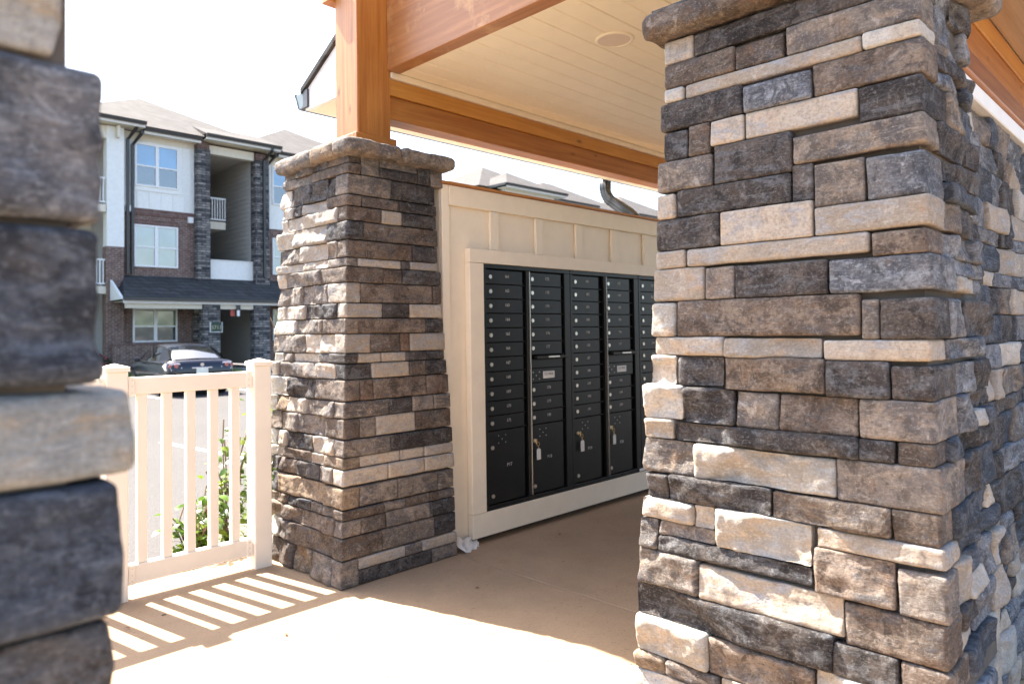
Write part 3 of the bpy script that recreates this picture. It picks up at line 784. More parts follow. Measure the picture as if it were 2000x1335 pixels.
def cabinet(x0, label, first, parcels, nar, group='recessed mailbox cabinets'):
    c = thing('mailbox_cabinet', label, 'mailbox', (x0 + .4, 3.14, .18), group)
    fx1 = x0 + .800
    box('cabinet_back', 'black_gap', c, x0 + .002, fx1 - .002, 3.146, 3.160, .182, 1.658, .001)
    box('cabinet_frame', 'black_metal', c, x0 + .001, fx1 - .001, 3.122, 3.145, 1.634, 1.659, .002)
    box('cabinet_frame', 'black_metal', c, x0 + .001, fx1 - .001, 3.122, 3.145, .181, .209, .002)
    cols = [(x0 + .026, x0 + .344), (x0 + .396, x0 + .716)]
    box('cabinet_frame', 'black_metal', c, x0 + .001, x0 + .023, 3.122, 3.145, .2095, 1.6335, .002)
    box('cabinet_frame', 'black_metal', c, x0 + .372, x0 + .391, 3.122, 3.145, .2095, 1.6335, .002)
    box('cabinet_frame', 'black_metal', c, x0 + .742, fx1 - .001, 3.122, 3.145, .2095, 1.6335, .002)
    box('door_edge', 'aluminium', c, x0 + .3915, x0 + .3955, 3.112, 3.140, .215, 1.630, .001)
    for i in range(11):
        a, b = cols[0]; z1 = RT - RH * i
        door(c, a, b - nar, z1 - RH, z1, str(first + i))
        if nar: box('shelf_edge', 'black_metal', c, b - nar + .002, b + .022, 3.130, 3.144, z1 - RH - .002, z1 - RH + .002, .0005)
    zt = RT - RH * 11
    parcel(c, *((cols[0][0], cols[0][1] - nar)), parcels[0], zt - .002)
    a, b = cols[1]; n = first + 11
    for i in range(6):
        z1 = RT - RH * i; door(c, a, b - nar, z1 - RH, z1, str(n + i))
        if nar: box('shelf_edge', 'black_metal', c, b - nar + .002, b + .022, 3.130, 3.144, z1 - RH - .002, z1 - RH + .002, .0005)
    zs = RT - RH * 6
    h = box('mail_slot', 'black_metal', c, a + .03, b + .012, 3.086, 3.127, zs - .026, zs - .004, .005)
    box('slot_lever', 'aluminium', h, a + .135, a + .245, 3.0835, 3.0855, zs - .018, zs - .008, .0005)
    d = box('outgoing_door', 'black_metal', c, a, b, YD, YD + .016, zs - .083, zs - .028, .0016)
    d = box('outgoing_door', 'black_metal', c, a, b, YD, YD + .016, RT - RH * 8 + .002, zs - .0865, .0016)
    zc = (RT - RH * 8 + zs - .0865) / 2
    dots(d, a + .06, zc)
    lb = box('mail_label', 'label_white', d, a + .125, a + .238, YD - .0012, YD - .0002, zc - .022, zc + .024, .0003)
    text('U.S. MAIL', .021, 'label_ink', lb, a + .181, YD - .0016, zc + .006, 'print')
    text('approved by the', .0085, 'label_ink', lb, a + .181, YD - .0016, zc - .012, 'print') if False else None
    for i in range(3):
        z1 = RT - RH * (8 + i); door(c, a, b - nar, z1 - RH, z1, str(n + 6 + i))
        if nar: box('shelf_edge', 'black_metal', c, b - nar + .002, b + .022, 3.130, 3.144, z1 - RH - .002, z1 - RH + .002, .0005)
    parcel(c, a, b - nar, parcels[1], zt - .002)
    return c
cabinet(2.906, 'black mailbox cabinet nearest the middle pillar, boxes 161 to 180', 161, ('P17', 'P18'), .004)
cabinet(3.708, 'black mailbox cabinet in the middle of the row, boxes 181 to 200', 181, ('P19', 'P20'), .026)
cabinet(4.510, 'black mailbox cabinet half hidden by the large right pillar', 201, ('P21', 'P22'), .026)
for nm, x0, mt, tl, lbl in (('key_tag', 3.352, 'label_white', .070, 'key with white tag hanging under the U.S. mail column of the left cabinet'),
                        ('key_tag', 3.792, 'label_white', .074, 'key with cream rounded tag hanging left of the P19 parcel door number'),
                        ('key_tag', 4.152, 'aluminium', .070, 'key with clear grey tag hanging on the P20 parcel door')):
    zt = RT - RH * 11 - .102
    k = thing(nm, lbl, 'key', (x0, 3.115, zt), 'keys left in parcel locks')
    put(MB().box(x0 - .022, x0 - .010, 3.108, 3.111, zt - .020, zt + .012, .001).box(x0 - .019, x0 - .013, 3.111, 3.122, zt - .003, zt + .003), 'key', 'brass', k)
    ring = MB(); ring.tube([(x0 - .002 + 0.0, 3.106 + .0, zt - .014)] * 2, [(0, 0)] * 3) if False else None
    rb = MB(); N = 18
    for i in range(N):
        a = 2 * math.pi * i / N
        for j in range(5):
            b2 = 2 * math.pi * j / 5; rr = .0125 + .0016 * math.cos(b2)
            rb.v.append((x0 - .004 + rr * math.cos(a), 3.107 + .0016 * math.sin(b2), zt - .020 + rr * math.sin(a)))
    for i in range(N):
        for j in range(5): rb.f.append((i * 5 + j, i * 5 + (j + 1) % 5, ((i + 1) % N) * 5 + (j + 1) % 5, ((i + 1) % N) * 5 + j))
    put(rb, 'ring', 'brass', k, True)
    put(MB().cyl((x0 - .002, 3.107, zt - .052), 2, .0018, .022, 8), 'chain', 'brass', k)
    w = .0165; z1 = zt - .05; t_ = MB().prism([(x0 - w, z1 - tl), (x0 + w, z1 - tl), (x0 + w, z1 - .008), (x0 + w * .55, z1), (x0 - w * .55, z1), (x0 - w, z1 - .008)], 1, 3.104, 3.108)
    tg = put(t_, 'tag', mt, k)
    if mt == 'aluminium': put(MB().box(x0 - w + .005, x0 + w - .005, 3.1025, 3.1038, z1 - tl + .012, z1 - .014), 'tag_insert', 'label_white', tg)
tag(put(MB().box(4.47, 4.60, 3.1125, 3.1172, .188, .207, .001), 'sticker', 'label_white'), 'small white paper sticker on the sill below the mailboxes', 'sticker')
# scrap of film at the foot of the wall
fb = MB(); N1, N2 = 14, 8
for i in range(N1):
    for j in range(N2):
        u, v = i / (N1 - 1), j / (N2 - 1)
        x = 2.66 + .17 * u + .01 * math.sin(9 * v + 3 * u); zz = .002 + (.075 - .045 * u) * (1 - v) * (1 + .25 * math.sin(13 * u)); y = 3.135 - .085 * v * (1 - .5 * u) + .012 * math.sin(17 * u + 5 * v)
        fb.v.append((x, y, zz))
for i in range(N1 - 1):
    for j in range(N2 - 1): fb.f.append((i * N2 + j, (i + 1) * N2 + j, (i + 1) * N2 + j + 1, i * N2 + j + 1))
tag(put(fb, 'plastic_scrap', 'plastic_film', None, True), 'crumpled scrap of clear plastic film at the foot of the cream wall', 'plastic film')

# ================================================================== PAVILION ROOF
pa = thing('pavilion_roof', 'timber-framed pavilion roof with cream plank ceiling over the mailboxes', 'roof', (4.8, 2.15, 2.2))
p = box('post', 'cedar_z', pa, 2.152, 2.372, 3.303, 3.523, 2.250, 3.60, .004)
q = MB()
q.box(2.128, 2.396, 3.279, 3.3025, 2.2465, 2.345, .003).box(2.128, 2.1515, 3.3035, 3.547, 2.2465, 2.345, .003).box(2.3725, 2.396, 3.3035, 3.547, 2.2465, 2.345, .003)
put(q, 'post_base_trim', 'cedar_x', p)
box('post', 'cedar_z', pa, 2.09, 2.31, .74, .96, 2.255, 3.60, .004)
box('beam', 'cedar_stained', pa, 2.350, 2.44, -.02, 3.302, 2.738, 3.30, .003)
box('beam', 'cedar_x', pa, 2.374, 8.0, 3.335, 3.455, 2.475, 2.606, .003)
box('beam', 'cedar_pine', pa, 2.374, 8.0, 3.318, 3.455, 2.608, 2.700, .003)
box('ceiling_trim', 'ceiling_paint', pa, 2.376, 8.0, 3.300, 3.40, 2.702, 2.738, .003)
box('beam', 'cedar_x', pa, 2.33, 8.0, .752, .872, 2.475, 2.606, .003)
box('beam', 'cedar_pine', pa, 2.33, 8.0, .742, .872, 2.608, 2.715, .003)
# ceiling planks with a bead along the middle
yj = 3.335
def plank(y0, y1):
    z = 2.740; ym = (y0 + y1) / 2
    prof = [(y0 + .002, z + .004), (y0 + .006, z), (ym - .006, z), (ym, z + .005), (ym + .006, z), (y1 - .006, z), (y1 - .002, z + .004), (y1 - .002, z + .014), (y0 + .002, z + .014)]
    put(MB().prism(prof, 0, 2.442, 8.0), 'ceiling_plank', 'ceiling_paint', pa)
for i in range(10): plank(yj - .265 * (i + 1), yj - .265 * i)
put(MB().box(2.36, 8.0, .6, 3.6, 2.756, 2.775), 'ceiling_backing', 'plywood', pa)
# eaves
box('soffit', 'ceiling_paint', pa, 2.38, 8.0, 3.457, 4.20, 2.718, 2.735, .002)
box('soffit', 'plywood', pa, 2.442, 8.0, -.05, .741, 2.718, 2.735, .002)
SL = .53
def roofz(y): return 2.86 + SL * (4.2 - y) if y > 2.15 else 2.86 + SL * (y - .1)
put(MB().prism([(3.526, 2.720), (4.198, 2.720), (4.198, 2.855), (3.526, roofz(3.526) - .006)], 0, 2.352, 2.379), 'gable_board', 'fascia_white', pa)
put(MB().prism([(4.20, 2.720), (4.222, 2.720), (4.222, 2.85), (4.20, 2.86)], 0, 2.352, 8.0), 'fascia', 'fascia_white', pa)
put(MB().prism([(-.04, 3.302), (3.30, 3.302), (3.30, roofz(3.3) - .006), (2.15, roofz(2.1501) - .006), (.1, 2.85), (-.04, 2.85)], 0, 2.352, 2.44), 'gable_board', 'fascia_white', pa)
put(MB().prism([(4.25, 2.86 - SL * .05), (4.25, 2.875 - SL * .05 + .02), (2.15, roofz(2.1501) + .04), (.05, 2.875), (.05, 2.84), (2.15, roofz(2.1501))], 0, 2.33, 8.1), 'shingle_roof', 'shingle_dark', pa)
gp = [(4.226, 2.84), (4.226, 2.755), (4.245, 2.735), (4.290, 2.735), (4.305, 2.752), (4.322, 2.80), (4.345, 2.84), (4.345, 2.852), (4.336, 2.852), (4.336, 2.843), (4.313, 2.803), (4.298, 2.76), (4.287, 2.743), (4.247, 2.743), (4.233, 2.758), (4.233, 2.84)]
put(MB().prism(gp, 0, 2.34, 8.1), 'gutter', 'gutter_metal', pa)
put(MB().prism([(4.2335, 2.838), (4.2335, 2.757), (4.247, 2.744), (4.287, 2.744), (4.298, 2.76), (4.313, 2.803), (4.334, 2.843)], 0, 2.343, 2.349), 'gutter_end', 'gutter_cap', pa)
box('drip_edge', 'gutter_metal', pa, 2.338, 2.3515, 4.175, 4.232, 2.735, 2.852, .001)
box('tie_beam', 'cedar_y', pa, 2.10, 2.34, .60, 3.565, 3.605, 3.78, .003)
box('bracket', 'cedar_y', pa, 2.112, 2.33, 3.526, 3.60, 3.14, 3.36, .003)
# added gable shape, out of view, that shades the upper right pillar
put(MB().prism([(1.40, 3.37), (2.72, 3.37), (2.72, 3.42), (2.06, 3.98), (1.40, 3.42)], 0, 1.52, 2.33), 'shade_gable', 'fascia_white', pa)
# ribbed downspout swinging from the gutter back to the wall
prof = []
for k in range(40):
    a = 2 * math.pi * k / 40; ca, sa = math.cos(a), math.sin(a)
    sq = max(abs(ca), abs(sa)); rr = 1 / sq * (1 + .0) ; ripple = 1 + .06 * math.cos(10 * a)
    prof.append((.040 * ca * min(rr, 1.25) * ripple, .052 * sa * min(rr, 1.25) * ripple))
path = [(5.66, 4.29, 2.74), (5.66, 4.29, 2.66)]
def bend(path, p1, ang0, ang1, rad, n=10):
    # bend in the YZ plane
    y, z = p1
    for i in range(n + 1):
        t = i / n; a = ang0 + (ang1 - ang0) * t; path.append((5.66, y - rad * (math.cos(ang0) - math.cos(a)) * 0 - 0, z))
    return path
y, z = 4.29, 2.66; ang = -90.0; pth = [(5.66, 4.29, 2.76), (5.66, 4.29, 2.66)]
def go(a0, a1, n, step):
    global y, z
    for i in range(n):
        a = R(a0 + (a1 - a0) * (i + .5) / n); y -= math.cos(a) * step; z += math.sin(a) * step; pth.append((5.66, y, z))
go(-90, -35, 12, .014); go(-35, -35, 3, .09); go(-35, -90, 12, .014); go(-90, -90, 2, .12)
dsb = MB().tube(pth, prof)
# crimps at the elbows
for ring_i in list(range(2, 14)) + list(range(17, 29)):
    if ring_i % 2:
        c = Vector(pth[ring_i])
        for k in range(40):
            v = Vector(dsb.v[ring_i * 40 + k]); dsb.v[ring_i * 40 + k] = tuple(c + (v - c) * .90)
put(dsb, 'downspout', 'gutter_metal', pa, True)
# recessed light in the ceiling
lt = thing('ceiling_light', 'round flush light in the cream plank ceiling', 'light', (2.951, 2.16, 2.735))
rb = MB(); N = 40
for r_, zz in ((.100, 2.739), (.097, 2.733), (.084, 2.731), (.080, 2.736), (.080, 2.739)):
    for i in range(N): a = 2 * math.pi * i / N; rb.v.append((2.951 + r_ * math.cos(a), 2.16 + r_ * math.sin(a), zz))
for k in range(4):
    for i in range(N): j = (i + 1) % N; rb.f.append((k * N + i, k * N + j, (k + 1) * N + j, (k + 1) * N + i))
put(rb, 'trim_ring', 'ceiling_paint', lt, True)
put(MB().cyl((2.951, 2.16, 2.7345), 2, .080, .004, 40), 'diffuser', 'fixture_white', lt)

# ================================================================== WHITE FENCE
fe = thing('picket_fence', 'white vinyl picket fence beside the middle stone pillar', 'fence', (1.4, 3.75, 0))
def fpost(x0, x1, y0, y1, zt):
    o = box('post', 'vinyl', fe, x0, x1, y0, y1, -.02, zt, .004)
    cx, cy = (x0 + x1) / 2, (y0 + y1) / 2; e = .006
    b = MB(); b.v = [(x0 - e, y0 - e, zt + .0005), (x1 + e, y0 - e, zt + .0005), (x1 + e, y1 + e, zt + .0005), (x0 - e, y1 + e, zt + .0005),
                     (x0 - e, y0 - e, zt + .022), (x1 + e, y0 - e, zt + .022), (x1 + e, y1 + e, zt + .022), (x0 - e, y1 + e, zt + .022), (cx, cy, zt + .040)]
    b.f = [(0, 3, 2, 1), (0, 1, 5, 4), (1, 2, 6, 5), (2, 3, 7, 6), (3, 0, 4, 7), (4, 5, 8), (5, 6, 8), (6, 7, 8), (7, 4, 8)]
    put(b, 'post_cap', 'vinyl', o)
fpost(1.027, 1.123, 3.705, 3.805, 1.085); fpost(1.742, 1.838, 3.690, 3.790, 1.085)
fpost(-.05, .05, 3.705, 3.805, 1.085)
def panel(x0, x1, pickets):
    box('rail', 'vinyl', fe, x0 + .001, x1 - .001, 3.722, 3.772, .972, 1.055, .004)
    box('rail', 'vinyl', fe, x0 + .001, x1 - .001, 3.722, 3.772, .070, .160, .004)
    for x in pickets: box('picket', 'vinyl', fe, x, x + .045, 3.729, 3.765, .1605, .9715, .003)
    for zz in (1.013, .115):
        for xx, s in ((x0, 1), (x1, -1)):
            b = box('rail_bracket', 'vinyl', fe, min(xx, xx + s * .030) + (.0015 if s > 0 else -.0005), max(xx, xx + s * .030) + (.0005 if s > 0 else -.0015), 3.714, 3.7215, zz - .047, zz + .047, .002)
            for dz in (-.03, 0, .03): put(MB().cyl((xx + s * .018, 3.7125, zz + dz), 1, .003, .002, 8), 'screw', 'aluminium', b)
panel(1.124, 1.741, [1.171, 1.288, 1.402, 1.519, 1.633])
panel(.051, 1.026, [.10 + .1165 * i for i in range(8)])

# ================================================================== PLANTS beyond the fence
bed = struct(put(MB().prism([(3.96, -.2), (3.96, -.108), (5.3, -.150), (5.3, -.2)], 0, 1.95, 4.6), 'planting_bed', 'mulch'))
lm = MB(); nseg = 4
for i in range(nseg + 1):
    u = i / nseg; w = .5 * math.sin(math.pi * (u ** .8)) * .62
    for s in (-1, 0, 1): lm.v.append((s * w, u, .12 * math.sin(math.pi * u) + (.10 * abs(s)) * w))
for i in range(nseg):
    for s in (0, 1): a = i * 3 + s; lm.f.append((a, a + 1, a + 4, a + 3))
LEAF = {k: lm.mesh('leaf', k, None, True) for k in ('leaf_green', 'leaf_lime', 'leaf_dark')}
plain('dry_leaf', (.20, .10, .05), .8)
lm_dry = lm.mesh('dry_leaf', 'dry_leaf', None, True)
def shrub(label, base, height, spread, nst, nleaf, ls, mats, stems_lean=(0, 0), zstart=.1, parts=True):
    t = thing('shrub', label, 'shrub', base, 'shrubs planted behind the fence')
    sb = MB(); tips = []
    for s in range(nst):
        a = rng.uniform(0, 6.28); h = height * rng.uniform(.6, 1); pts = []
        for k in range(6):
            u = k / 5; rad = spread * u ** 1.3 * (.3 + .7 * rng.random() if k == 5 else .65)
            pts.append(Vector((base[0] + math.cos(a) * rad + stems_lean[0] * u, base[1] + math.sin(a) * rad + stems_lean[1] * u, base[2] + h * u)))
        r_ = .005
        sb.tube([tuple(p) for p in pts], [(r_ * math.cos(q), r_ * math.sin(q)) for q in (0, 2.1, 4.2)]); tips.append(pts)
    put(sb, 'stem', 'twig', t)
    for i in range(nleaf):
        pts = rng.choice(tips); u = rng.uniform(zstart, 1) * 4.999; k = int(u); f = u - k
        p = pts[k].lerp(pts[k + 1], f) + Vector((rng.uniform(-1, 1), rng.uniform(-1, 1), rng.uniform(-.5, .5))) * ls * .8
        o = link('leaf', LEAF[rng.choice(mats)], t, p - Vector(base)); sc = ls * rng.uniform(.6, 1.15); o.scale = (sc, sc, sc)
        o.rotation_euler = (rng.uniform(-1.0, .7), rng.uniform(-.7, .7), rng.uniform(0, 6.28))
shrub('low bushy green shrub between the fence pickets', (1.62, 4.22, -.12), .50, .17, 16, 290, .078, ['leaf_green', 'leaf_green', 'leaf_lime'])
shrub('leggy yellow-green shrub with open twigs, between the low bush and the pillar', (1.88, 4.36, -.12), .86, .15, 10, 220, .070, ['leaf_lime', 'leaf_green', 'leaf_lime'])
shrub('dense lime-green shrub close to the right fence post', (2.10, 4.40, -.12), .98, .15, 14, 290, .075, ['leaf_lime', 'leaf_lime', 'leaf_green'])
shrub('tall sapling whose leaf tips peek out beside the pillar', (2.62, 4.72, -.07), 1.60, .30, 8, 160, .065, ['leaf_lime', 'leaf_green'], zstart=.4)
tw = MB().tube([(1.30, 3.30, .004), (1.315, 3.296, .006), (1.325, 3.29, .004)], [(.003, 0), (-.0015, .0026), (-.0015, -.0026)])
tag(put(MB().box(1.168, 1.186, 3.40, 3.405, .001, .005, .001), 'twig', 'twig'), 'tiny dark twig lying on the concrete by the fence shadow', 'twig')

# painted lines
def flat(name, mat, pts, z=-.1155):
    b = MB(); b.v = [(x, y, lot_z(y) + .0045) for x, y in pts]; b.f = [tuple(range(len(pts)))]; return struct(put(b, name, mat))
def line(x, y0, y1): flat('painted_line', 'road_paint', [(x, y0), (x + .1, y0), (x + .1, y1), (x, y1)], -.1155)
for x in (1.1, 3.8, 6.75, 9.45, 12.15, 14.85, 17.55): line(x, 20.0, 25.5)
for x in (-1.5, 1.2, 3.9, 6.6, 9.3): line(x, 6.6, 11.5)
struct(put(MB().box(-30, 60, 26.0, 26.16, -.39, -.20, .02), 'kerb', 'kerb_concrete'))
lw = put(MB().box(-30, 60, 26.162, 31.6, -.39, -.12), 'lawn', 'grass_soil'); struct(lw)
struct(put(MB().box(12.3, 14.6, 26.17, 33, -.39, -.11), 'path', 'kerb_concrete'))
gb = MB()
for i in range(9000):
    x = rng.uniform(5, 20); y = rng.uniform(26.2, 28.8)
    if 12.25 < x < 14.65: continue
    h = rng.uniform(.05, .13); a = rng.uniform(0, 6.28); dx, dy = .012 * math.cos(a), .012 * math.sin(a); b = len(gb.v)
    gb.v += [(x - dx, y - dy, -.12), (x + dx, y + dy, -.12), (x + rng.uniform(-.04, .04), y + rng.uniform(-.04, .04), h - .12)]; gb.f.append((b, b + 1, b + 2))
o = put(gb, 'grass', 'leaf_green'); o['kind'] = 'stuff'; o['label'] = 'short green lawn grass in front of the apartment building'; o['category'] = 'grass'

def far_bush(label, c, r, n, mats, flowers=0):
    t = thing('shrub', label, 'shrub', (c[0], c[1], .1)); b = MB()
    for i in range(n):
        d = Vector((rng.gauss(0, 1), rng.gauss(0, 1), rng.gauss(0, 1))).normalized() * r * rng.uniform(.4, 1) ** .5
        p = Vector(c) + Vector((d.x, d.y, abs(d.z) * .9)); u = Vector((rng.uniform(-1, 1), rng.uniform(-1, 1), rng.uniform(-1, 1))).normalized(); w = u.orthogonal().normalized(); s = .045; k = len(b.v)
        b.v += [tuple(p - u * s), tuple(p + w * s * .5), tuple(p + u * s), tuple(p - w * s * .5)]; b.f.append((k, k + 1, k + 2, k + 3))
    put(b, 'foliage', mats, t)
    if flowers:
        b = MB()
        for i in range(flowers):
            d = Vector((rng.gauss(0, 1), rng.gauss(0, 1), rng.gauss(0, 1))).normalized() * r * 1.02
            b.box(c[0] + d.x - .03, c[0] + d.x + .03, c[1] + d.y - .03, c[1] + d.y + .03, c[2] + abs(d.z) * .9 - .03, c[2] + abs(d.z) * .9 + .03)
        put(b, 'flowers', 'petal_red', t)
far_bush('dark shrub with red blossoms at the corner of the brick apartment house', (7.55, 28.6, .1), .62, 1500, 'leaf_dark', 45)
far_bush('round green bush left of the flowering shrub at the house wall', (6.5, 28.7, .1), .6, 1100, 'leaf_dark')

# ================================================================== CAR
def make_car(loc, rot):
    t = thing('parked_car', 'dark navy sedan parked nose to the apartment building, seen from behind', 'car', loc)
    t.rotation_euler = (0, 0, rot)
    def part(mb, name, mat, parent=t, smooth=False):
        me = mb.mesh(name, mat, None, smooth); return link(name, me, parent)
    # body stations: y, half width, underside, deck height at centre, shoulder height
    ST = [(0.00, .70, .42, .74, .70), (.03, .80, .32, .90, .84), (.10, .86, .27, 1.005, .93), (.30, .89, .24, 1.030, .955), (.75, .90, .22, 1.035, .955), (1.6, .905, .22, 1.02, .945), (2.6, .905, .22, .99, .925),
          (3.25, .90, .22, .965, .90), (3.9, .885, .24, .89, .84), (4.4, .84, .25, .80, .76), (4.66, .74, .28, .70, .66), (4.74, .60, .35, .60, .56)]
    b = MB(); M = 9
    for (y, w, lo, hi, sh) in ST:
        half = [(w * .90, lo), (w * .985, lo + .10), (w, lo + .26), (w * .995, sh - .10), (w * .965, sh), (w * .90, sh + (hi - sh) * .55), (w * .72, hi - .008), (w * .40, hi), (0, hi + .004)]
        ring = half + [(-x, z) for x, z in half[-2::-1]]
        for x, z in ring: b.v.append((x, y, z))
    n = 17
    for i in range(len(ST) - 1):
        for k in range(n - 1): b.f.append((i * n + k, i * n + k + 1, (i + 1) * n + k + 1, (i + 1) * n + k))
    for i in range(len(ST) - 1): b.f.append((i * n, (i + 1) * n, (i + 1) * n + n - 1, i * n + n - 1))
    b.f.append(tuple(range(n))[::-1]); b.f.append(tuple((len(ST) - 1) * n + k for k in range(n)))
    body = part(b, 'body', 'car_paint', t, True)
    # greenhouse
    def gh(scale, ys, name, mat, rows, par, off=0.0):
        g = MB()
        for (y, zt, wt, zb, wb) in ys:
            g.v += [(-wb - off, y, zb), (-wt - off, y, zt - .03), (-wt * .82, y, zt + off), (0, y, zt + .018 + off), (wt * .82, y, zt + off), (wt + off, y, zt - .03), (wb + off, y, zb)]
        for i in range(len(ys) - 1):
            for k in rows: g.f.append((i * 7 + k, i * 7 + k + 1, (i + 1) * 7 + k + 1, (i + 1) * 7 + k))
        return part(g, name, mat, par, True)
    YS = [(.40, 1.045, .70, .97, .78), (.62, 1.15, .66, .955, .815), (.90, 1.275, .62, .95, .83), (1.18, 1.375, .60, .945, .835), (1.45, 1.425, .595, .94, .84), (1.9, 1.452, .60, .94, .84), (2.35, 1.435, .60, .93, .835), (2.75, 1.32, .61, .92, .82), (3.35, .985, .64, .93, .76)]
    glass = gh(1, YS, 'glass', 'car_glass', range(6), t)
    gh(1, YS[3:7], 'roof_panel', 'car_paint', (1, 2, 3, 4), t, .006)
    for s in (-1, 1):
        g = MB()      # rear pillar
        g.v = [(s * .70, .405, 1.05), (s * .83, .50, .965), (s * .845, 1.02, .955), (s * .612, 1.42, 1.40), (s * .60, 1.20, 1.385), (s * .625, .90, 1.285)]
        g.v = [(x + s * .012, y, z + .006) for x, y, z in g.v]; g.f = [(0, 1, 2, 5), (5, 2, 3, 4)] if s > 0 else [(0, 5, 2, 1), (5, 4, 3, 2)]
        part(g, 'rear_pillar', 'car_paint', t)
        part(MB().box(min(s * .785, s * .74), max(s * .785, s * .74), 1.93, 1.99, .95, 1.40), 'door_pillar', 'car_black', t).rotation_euler = (0, 0, 0)
        g = MB(); g.v = [(s * .66, 2.36, 1.435), (s * .72, 2.40, 1.38), (s * .84, 3.30, .95), (s * .76, 3.36, .98)]; g.f = [(0, 1, 2, 3)]
        part(g, 'front_pillar', 'car_paint', t)
        m_ = part(MB().box(min(s * .90, s * 1.06), max(s * .90, s * 1.06), 2.82, 2.98, .95, 1.08, .03), 'mirror', 'car_paint', t)
        part(MB().box(min(s * .86, s * .905), max(s * .86, s * .905), .62, 3.1, .952, .965), 'window_trim', 'chrome', t)
        # lamps wrap the corner
        lb = MB(); x0, x1 = .50, .87
        lb.v = [(s * .50, .022, .80), (s * .78, .035, .74), (s * .885, .20, .74), (s * .90, .42, .86), (s * .86, .26, .955), (s * .80, .085, .965), (s * .56, .062, .955), (s * .56, .12, .955), (s * .78, .2, .80)]
        lb.f = [(0, 1, 5, 6), (1, 2, 4, 5), (2, 3, 4)]
        lb.v = [(x + s * .010, y - .012, z) for x, y, z in lb.v]
        part(lb, 'tail_lamp', 'lamp_clear', t)
        part(MB().cyl((s * .66, -.005, .862), 1, .055, .03, 20), 'lamp_lens', 'lamp_red', t)
        part(MB().cyl((s * .80, .040, .855), 1, .050, .03, 20), 'lamp_lens', 'lamp_red', t)
        for y in (.98, 3.72):
            w = MB().cyl((s * .70 if s > 0 else -.905, y, .33), 0, .33, .205, 28); wh = part(w, 'wheel', 'tyre', t)
            part(MB().cyl((.897 if s > 0 else -.917, y, .33), 0, .225, .02, 28), 'rim', 'chrome', wh)
    part(MB().box(-.78, .78, -.045, .08, .40, .60, .03), 'bumper', 'car_paint', t)
    part(MB().box(-.27, .27, -.022, .02, .775, .815, .008), 'trunk_trim', 'chrome', t)
    pl = part(MB().box(-.155, .155, -.030, -.012, .63, .785, .004), 'licence_plate', 'plate_cream', t)
    part(MB().cyl((0, -.008, .885), 1, .05, .02, 20), 'badge', 'chrome', t)
    return t
cr = make_car((7.84, 19.75, -.38), R(-4.5)); cr.scale = (1, .97, .965)

# ================================================================== APARTMENT BUILDINGS
def window(par, x0, x1, z0, z1, Y, mats, brick=False):
    f = MB(); w = .065
    f.box(x0, x0 + w, Y - .05, Y + .02, z0, z1).box(x1 - w, x1, Y - .05, Y + .02, z0, z1).box(x0 + w + .001, x1 - w - .001, Y - .05, Y + .02, z1 - w, z1).box(x0 + w + .001, x1 - w - .001, Y - .05, Y + .02, z0, z0 + w)
    xm = (x0 + x1) / 2; f.box(xm - .06, xm + .06, Y - .052, Y + .019, z0 + w + .001, z1 - w - .001)
    zm = (z0 + z1) / 2 - .04
    for a, b in ((x0 + w, xm - .06), (xm + .06, x1 - w)): f.box(a + .001, b - .001, Y - .04, Y + .018, zm - .028, zm + .028)
    o = put(f, 'window', 'trim_white', par)
    for a, b in ((x0 + w, xm - .06), (xm + .06, x1 - w)):
        put(MB().box(a, b, Y - .012, Y - .006, zm + .028, z1 - w), 'pane', mats[0], o)
        put(MB().box(a, b, Y - .004, Y + .002, z0 + w, zm - .028), 'pane', mats[1], o)
    return o
def hip(par, x0, x1, y0, y1, z, pitch=.54, mat='shingle_light'):
    hw = min(x1 - x0, y1 - y0) / 2; zt = z + hw * pitch; b = MB()
    if x1 - x0 >= y1 - y0: ra, rb_ = (x0 + hw, (y0 + y1) / 2), (x1 - hw, (y0 + y1) / 2)
    else: ra, rb_ = ((x0 + x1) / 2, y0 + hw), ((x0 + x1) / 2, y1 - hw)
    b.v = [(x0, y0, z), (x1, y0, z), (x1, y1, z), (x0, y1, z), (*ra, zt), (*rb_, zt + .0001)]
    if x1 - x0 >= y1 - y0: b.f = [(0, 1, 5, 4), (1, 2, 5), (2, 3, 4, 5), (3, 0, 4), (0, 3, 2, 1)]
    else: b.f = [(0, 1, 4), (1, 2, 5, 4), (2, 3, 5), (3, 0, 4, 5), (0, 3, 2, 1)]
    return put(b, 'roof', mat, par)
def gutter(par, x0, x1, y, z):
    put(MB().prism([(y - .13, z + .06), (y - .10, z - .07), (y, z - .07), (y, z + .06)], 0, x0, x1), 'gutter', 'gutter_metal', par)
    put(MB().box(x0 + .02, x1 - .02, y + .001, y + .03, z - .16, z + .04), 'fascia', 'trim_white', par)
    put(MB().box(x0 + .02, x1 - .02, y + .031, y + .75, z - .16, z - .13), 'eave_soffit', 'trim_cream', par)
def spout(par, x, y, z1, z0):
    b = MB().tube([(x + .22, y - .45, z1), (x + .22, y - .45, z1 - .12), (x, y - .08, z1 - .55), (x, y - .08, z0)], [(-.05, -.05), (.05, -.05), (.05, .05), (-.05, .05)])
    put(b, 'downspout', 'gutter_metal', par)
Y = 30.0
ba = thing('apartment_building', 'three-storey brick, stone and white-sided apartment house behind the parked car', 'building', (12, 33, 0), 'apartment buildings across the parking lot')
W = lambda nm, mt, x0, x1, y0, y1, z0, z1: put(MB().box(x0, x1, y0, y1, z0, z1), nm, mt, ba)
